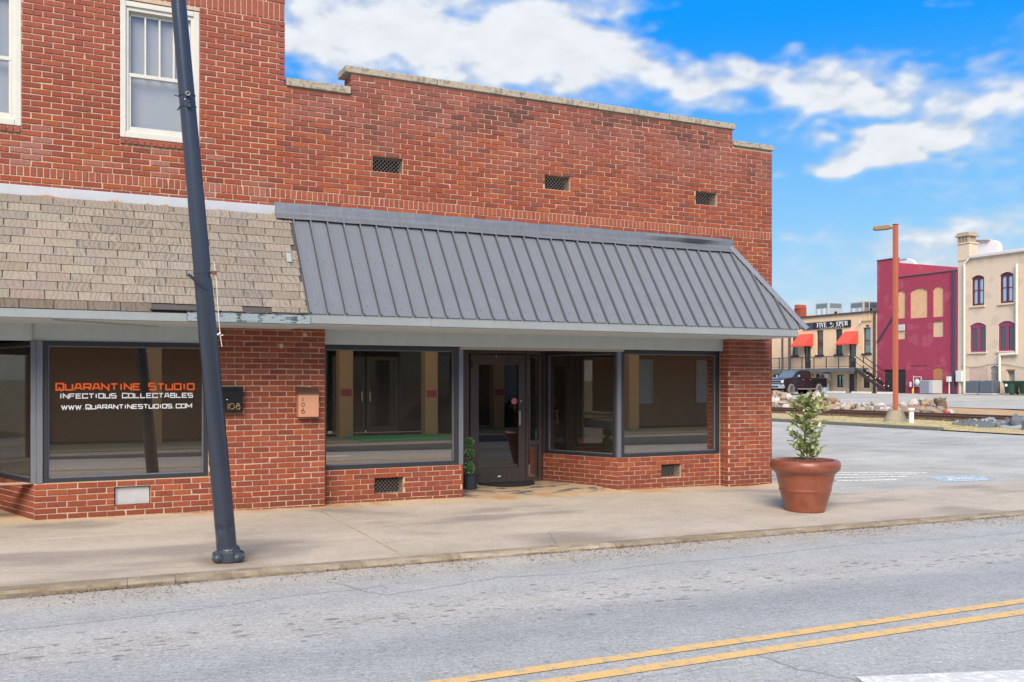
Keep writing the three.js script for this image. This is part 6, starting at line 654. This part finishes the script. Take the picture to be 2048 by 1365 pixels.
// --- beige building ---
{
  const b = thing('beige_building', 'beige painted brick building at the right with arched maroon windows and gutter pipes', 'building');
  const bt = tex(512, (u, v) => { const n = white(u, v, 256) - .5, d = sm(.2, .5, tn(u, v, 9, 5)), p = sm(.15, .45, tn(u, v, 4, 11)), br = Math.abs(Math.sin(v * 120 * Math.PI)) > .9 ? .93 : 1; const c = [lerp(.70, .56, d * .5), lerp(.57, .45, d * .5), lerp(.44, .34, d * .5)]; return [c[0], lerp(c[1], .56, p * .3), lerp(c[2], .45, p * .3)].map((q) => q * br * (1 + .16 * n)); }); bt.repeat.set(.1, .1);
  const m = new THREE.MeshStandardMaterial({ map: bt, roughness: .92, bumpMap: rep(T.fine, .6), bumpScale: .03 }), mM = M([.115, .018, .04], { roughness: .5 }), mP = M([.27, .05, .12], { roughness: .5 }), mS = M([.62, .50, .38], { roughness: .9 }), mWp = M([.72, .66, .58], { roughness: .6 });
  const U = [[-38.0, -36.92, 7.31, 9.62, .2], [-35.6, -34.5, 7.33, 9.62, .2], [-33.1, -32.0, 7.33, 9.62, .2]], Lo = [[-38.16, -36.77, 3.76, 6.0, .24], [-35.75, -34.38, 3.78, 6.0, .24], [-33.2, -31.9, 3.78, 6.0, .24]], bw = [[-36.38, -35.68, 1.1, 2.68, .14]], ni = [[-35.0, -34.4, GY, 2.32]];
  mesh('wall', wallX(FX, [[-39.22, -.2], [-12, -.2], [-12, 10.95], [-38.15, 10.95], [-38.15, 12.2], [-39.2, 12.2]], [...U, ...Lo, ...bw, ...ni], .4), m, b);
  U.forEach((w) => farWindow(b, ...w.slice(0, 4), { rise: w[4], m: mM, mull: .16, f: .15, rail: true, g: farGlass([.42, .60, .74]), sill: mS })); Lo.forEach((w) => farWindow(b, ...w.slice(0, 4), { rise: w[4], m: mP, mull: .26, f: .12, rail: false, g: farGlass([.10, .13, .14]), sill: mS }));
  { const w = sub('barred_window', b); mesh('pane', arched(FX + .2, -36.37, -35.69, 1.11, 2.67, .14, .02), farGlass([.16, .18, .19]), w); for (let k = 1; k < 7; k++) mesh('bar', BB(FX + .06, FX + .09, 1.1, 2.6, -36.38 + k * .1 - .012, -36.38 + k * .1 + .012), M([.5, .48, .45]), w); mesh('bar', [BB(FX + .05, FX + .1, 1.6, 1.64, -36.38, -35.68), BB(FX + .05, FX + .1, 2.2, 2.24, -36.38, -35.68)], M([.5, .48, .45]), w); }
  mesh('niche_back', BB(FX + .3, FX + .34, GY, 2.3, -35.0, -34.4), M([.36, .33, .28]), b); mesh('niche_lintel', BB(FX - .02, FX + .1, 2.32, 2.42, -35.05, -34.35), M([.30, .18, .08]), b);
  mesh('gutter', [RB(FX - .22, FX + .05, 10.95, 11.2, -38.1, -12, .05)], M([.62, .60, .60], { roughness: .5 }), b); mesh('roof', [BB(FX + .41, 78, 10.5, 10.7, -39.1, -12), BB(FX + .41, 78, 0, 10.49, -39.2, -38.9), BB(FX + .41, 78, 0, 10.49, -12.4, -12)], m, b);
  { const c = sub('chimney', b); mesh('stack', BB(FX - .06, FX + .9, 10.9, 12.15, -39.19, -38.18), m, c); mesh('chimney_band', BB(FX - .12, FX + .96, 12.16, 12.26, -39.26, -38.1), mS, c); const p = []; for (let k = 0; k < 4; k++) p.push(BB(FX - .10, FX + .16, 12.26, 12.72, -39.18 + k * .27, -39.02 + k * .27)); mesh('capital', [BB(FX + .05, FX + .8, 12.26, 12.7, -39.1, -38.25), ...p], M([.44, .35, .26], { map: rep(T.mortar, 1), roughness: 1 }), c); mesh('chimney_cap', [RB(FX - .2, FX + 1.0, 12.72, 12.9, -39.34, -38.05, .04), RB(FX - .1, FX + .9, 12.9, 13.06, -39.25, -38.15, .04)], M([.48, .40, .32], { map: rep(T.mortar, 1) }), c); }
  mesh('pipe', [rod([FX - .14, GY, -38.53], [FX - .14, 10.6, -38.53], .085, 12), rod([FX - .14, 10.6, -38.53], [FX - .14, 10.98, -38.12], .085, 12)].map(metric), mWp, b); mesh('pipe', [rod([FX - .16, 3.55, -34.12], [FX - .16, 10.1, -34.12], .10, 12), rod([FX - .16, 3.55, -34.12], [FX - .16, 3.5, -35.5], .10, 12), rod([FX - .16, 3.5, -35.5], [FX - .16, GY, -35.5], .10, 12), new THREE.SphereGeometry(.11, 12, 8).translate(FX - .16, 3.55, -34.12), new THREE.SphereGeometry(.11, 12, 8).translate(FX - .16, 3.5, -35.5)].map(metric), mWp, b); mesh('cable', metric(new THREE.TubeGeometry(new THREE.CatmullRomCurve3([[FX - .05, 2.7, -38.9], [FX - .05, 2.62, -37.5], [FX - .05, 2.8, -36.4], [FX - .05, 2.75, -35], [FX - .05, 2.4, -33]].map((p) => new THREE.Vector3(...p))), 40, .015, 5)), M([.2, .17, .15]), b); mesh('pale_patch', BB(FX - .004, FX - .0, .6, 2.6, -38.2, -36.6), M([.58, .43, .36], { map: rep(T.paint, .4), roughness: .95 }), b);
  const wp = thing('white_parapet', 'white stepped parapet behind the beige chimney', 'parapet'); { const s = new THREE.Shape(); s.moveTo(41, 10.6); s.lineTo(41, 12.9); s.lineTo(38.6, 12.65); s.quadraticCurveTo(38.0, 12.55, 37.9, 12.1); s.lineTo(37.9, 10.6); mesh('wall', metric(new THREE.ExtrudeGeometry(s, { depth: .4, bevelEnabled: false }).rotateY(Math.PI / 2).translate(67, 0, 0)), M([.80, .81, .83]), wp); mesh('cap', metric(beam([67, 12.92, -41], [67, 12.68, -38.6], .5, .06)), M([.55, .5, .45]), wp); }
  for (const [z, l] of [[-36.9, 'left dark blue grey condenser unit against the beige wall'], [-35.72, 'right dark blue grey condenser unit beside the white drain pipe']]) { const t = thing('condenser_unit', l, 'air conditioner', 'condenser units by the beige wall', [FX - .95, GY + .09, z]); mesh('pad', BB(-.55, .55, -.02, .08, -.62, .62), M([.5, .52, .54]), t); mesh('cabinet', RB(-.48, .48, .08, .98, -.56, .56, .08), M([.10, .12, .15], { roughness: .6, map: rep(T.streak, 2) }), t); mesh('slats', Array.from({ length: 14 }, (_, k) => BB(-.49, -.481, .14 + k * .055, .155 + k * .055, -.5, .5)), M([.2, .23, .27]), t); mesh('fan_top', CY(.38, .38, .03, 0, .98, 0, 20), mDark, t); }
  for (const [z, l] of [[-34.0, 'green wheeled rubbish bin with white round label'], [-32.85, 'green wheeled rubbish bin cut by the right edge']]) { const t = thing('rubbish_bin', l, 'rubbish bin', 'green bins by the beige wall', [FX - .9, GY + .09, z]), mg = M([.02, .065, .045], { roughness: .55 }); const g = new THREE.CylinderGeometry(.60, .46, .82, 4, 1).rotateY(Math.PI / 4).scale(.86, 1, .9).translate(0, .50, 0); mesh('body', metric(g), mg, t); mesh('lid', [RB(-.42, .42, .91, 1.0, -.46, .46, .03)], mg, t); mesh('rim', RB(-.40, .40, .84, .91, -.43, .43, .02), M([.015, .05, .035]), t); for (const q of [-.26, .26]) mesh('wheel', new THREE.CylinderGeometry(.12, .12, .08, 16).rotateX(Math.PI / 2).translate(.28, .12, q), mDark, t); if (z < -33) mesh('round_label', new THREE.CylinderGeometry(.11, .11, .012, 20).rotateZ(Math.PI / 2 - .10).translate(-.368, .68, -.16), M([.75, .78, .75]), t); }
}
// ===== across the street, seen mirrored in the shop windows =====
{
  struct('opposite_pavement', BB(-60, 80, -.4, .0, 10.2, 11.198), M([.42, .38, .32], { map: rep(T.conc, .7), roughness: .95 })); struct('lawn', BB(-60, 80, -.4, .02, 11.2, 13.9), M([.62, .52, .27], { map: rep(T.agg, .6), roughness: 1 }));
  const b = thing('brick_building', 'long brown brick shop with red tile awning across the street, mirrored in the windows', 'building'), mBr = M([.90, .52, .22], { roughness: .9, map: rep(T.brick, 1) }), mW = M([.46, .28, .16], { roughness: .9, map: rep(T.brick, 1) }), mRed = M([.50, .07, .06], { roughness: .7 });
  mesh('wall', [BB(-14, 5.6, 0, 2.99, 15.4, 15.7), BB(11.6, 34, 0, 2.99, 15.4, 15.7), BB(5.6, 11.6, 2.5, 2.99, 15.4, 15.7), BB(-14, 34, 3.0, 3.2, 14.2, 24), BB(-14, 34, 0, 2.99, 23.7, 24)], mW, b); for (const x of [-6, -1.6, 2.5, 7.5, 10, 13.4, 16.9, 20.4, 24]) mesh('column', RB(x - .19, x + .19, .02, 2.59, 13.2, 13.56, .01), mBr, b);
  for (const [x, y] of [[7.5, 1.15], [10, 1.1], [13.4, 1.1]]) mesh('notice', BB(x - .15, x + .15, y, y + .2, 13.185, 13.199), M([.62, .10, .11]), b); mesh('awning_soffit', BB(-14, 34, 2.62, 2.72, 13.6, 15.39), M([.6, .55, .45]), b); mesh('gutter', RB(-14, 34, 2.6, 2.74, 13.48, 13.6, .02), M([.66, .6, .5]), b); for (let x = -13.9; x < 34; x += .34) mesh('roof_tile', metric(beam([x, 2.76, 13.5], [x, 3.1, 14.2], .32, .05)), mRed, b);
  for (const [x0, x1] of [[5.7, 6.9], [7.0, 7.6], [9.9, 11.5]]) { const w = sub('shop_glass', b); mesh('pane', BB(x0, x1, .35, 2.45, 15.48, 15.5), new THREE.MeshPhysicalMaterial({ color: lin(.02, .022, .022), roughness: .05 }), w); mesh('frame', [BB(x0, x1, .02, .34, 15.44, 15.56), BB(x0 - .09, x0 - .005, .02, 2.5, 15.42, 15.58)], mBronze, w); } for (const x0 of [7.75, 8.8]) { const d = sub('door', b); mesh('frame', [BB(x0, x0 + .09, .02, 2.3, 15.44, 15.5), BB(x0 + .9, x0 + .99, .02, 2.3, 15.44, 15.5), BB(x0 + .09, x0 + .9, .02, .2, 15.44, 15.5), BB(x0 + .09, x0 + .9, 2.2, 2.3, 15.44, 15.5)], M([.2, .17, .14]), d); mesh('pane', BB(x0 + .09, x0 + .9, .2, 2.2, 15.465, 15.475), new THREE.MeshPhysicalMaterial({ color: lin(.02, .022, .022), roughness: .05 }), d); mesh('handle', BB(x0 + (x0 < 8 ? .86 : .06), x0 + (x0 < 8 ? .9 : .1), .95, 1.25, 15.38, 15.43), M([.75, .6, .35], { metalness: .7, roughness: .3 }), d); } mesh('interior', [BB(5.4, 11.8, 0, 3.2, 17, 17.1)], mDark, b);
  for (const x of [14.2, 17.6, 21]) { const w = sub('window', b); mesh('pane', BB(x, x + 1.5, .8, 2.3, 15.385, 15.395), new THREE.MeshPhysicalMaterial({ color: lin(.5, .55, .58), roughness: .1 }), w); const q = []; for (let k = 0; k <= 3; k++) q.push(BB(x + k * .5 - .02, x + k * .5 + .02, .8, 2.3, 15.36, 15.384)); for (let k = 0; k <= 4; k++) q.push(BB(x, x + 1.5, .78 + k * .375, .81 + k * .375, 15.34, 15.358)); mesh('muntin', q, mTrimWhite, w); }
  solo('green_mat', RB(7.4, 10.1, .0, .045, 11.3, 13.4, .01), M([.09, .58, .18], { roughness: 1, map: rep(T.agg, 2) }), 'bright green entrance mat across the street, mirrored in the middle shop window', 'mat');
  for (const [x, w, l] of [[11.8, 2.4, 'clipped green hedge between columns across the street, mirrored in the right window'], [15.2, 2.6, 'second clipped green hedge across the street, mirrored in the right window'], [5.0, 1.6, 'small green hedge across the street, mirrored in the middle window']]) { const h = thing('hedge', l, 'hedge', null, [x, 0, 14.2]), g = new THREE.SphereGeometry(1, 28, 16).scale(w / 2, .75, .55), p = g.attributes.position; for (let i = 0; i < p.count; i++) { const q = 1 + .12 * n3(p.getX(i) * 4, p.getY(i) * 4, p.getZ(i) * 4 + x); p.setXYZ(i, p.getX(i) * q, p.getY(i) * q + .3, p.getZ(i) * q); } g.computeVertexNormals(); mesh('foliage', metric(g), M([.10, .17, .04], { roughness: 1, map: rep(T.agg, 2), bumpMap: T.aggBump, bumpScale: .08 }), h); mesh('stem', CY(.05, .04, .4, 0, 0, 0), M([.1, .07, .04]), h); }
}
renderer.render(scene, camera);
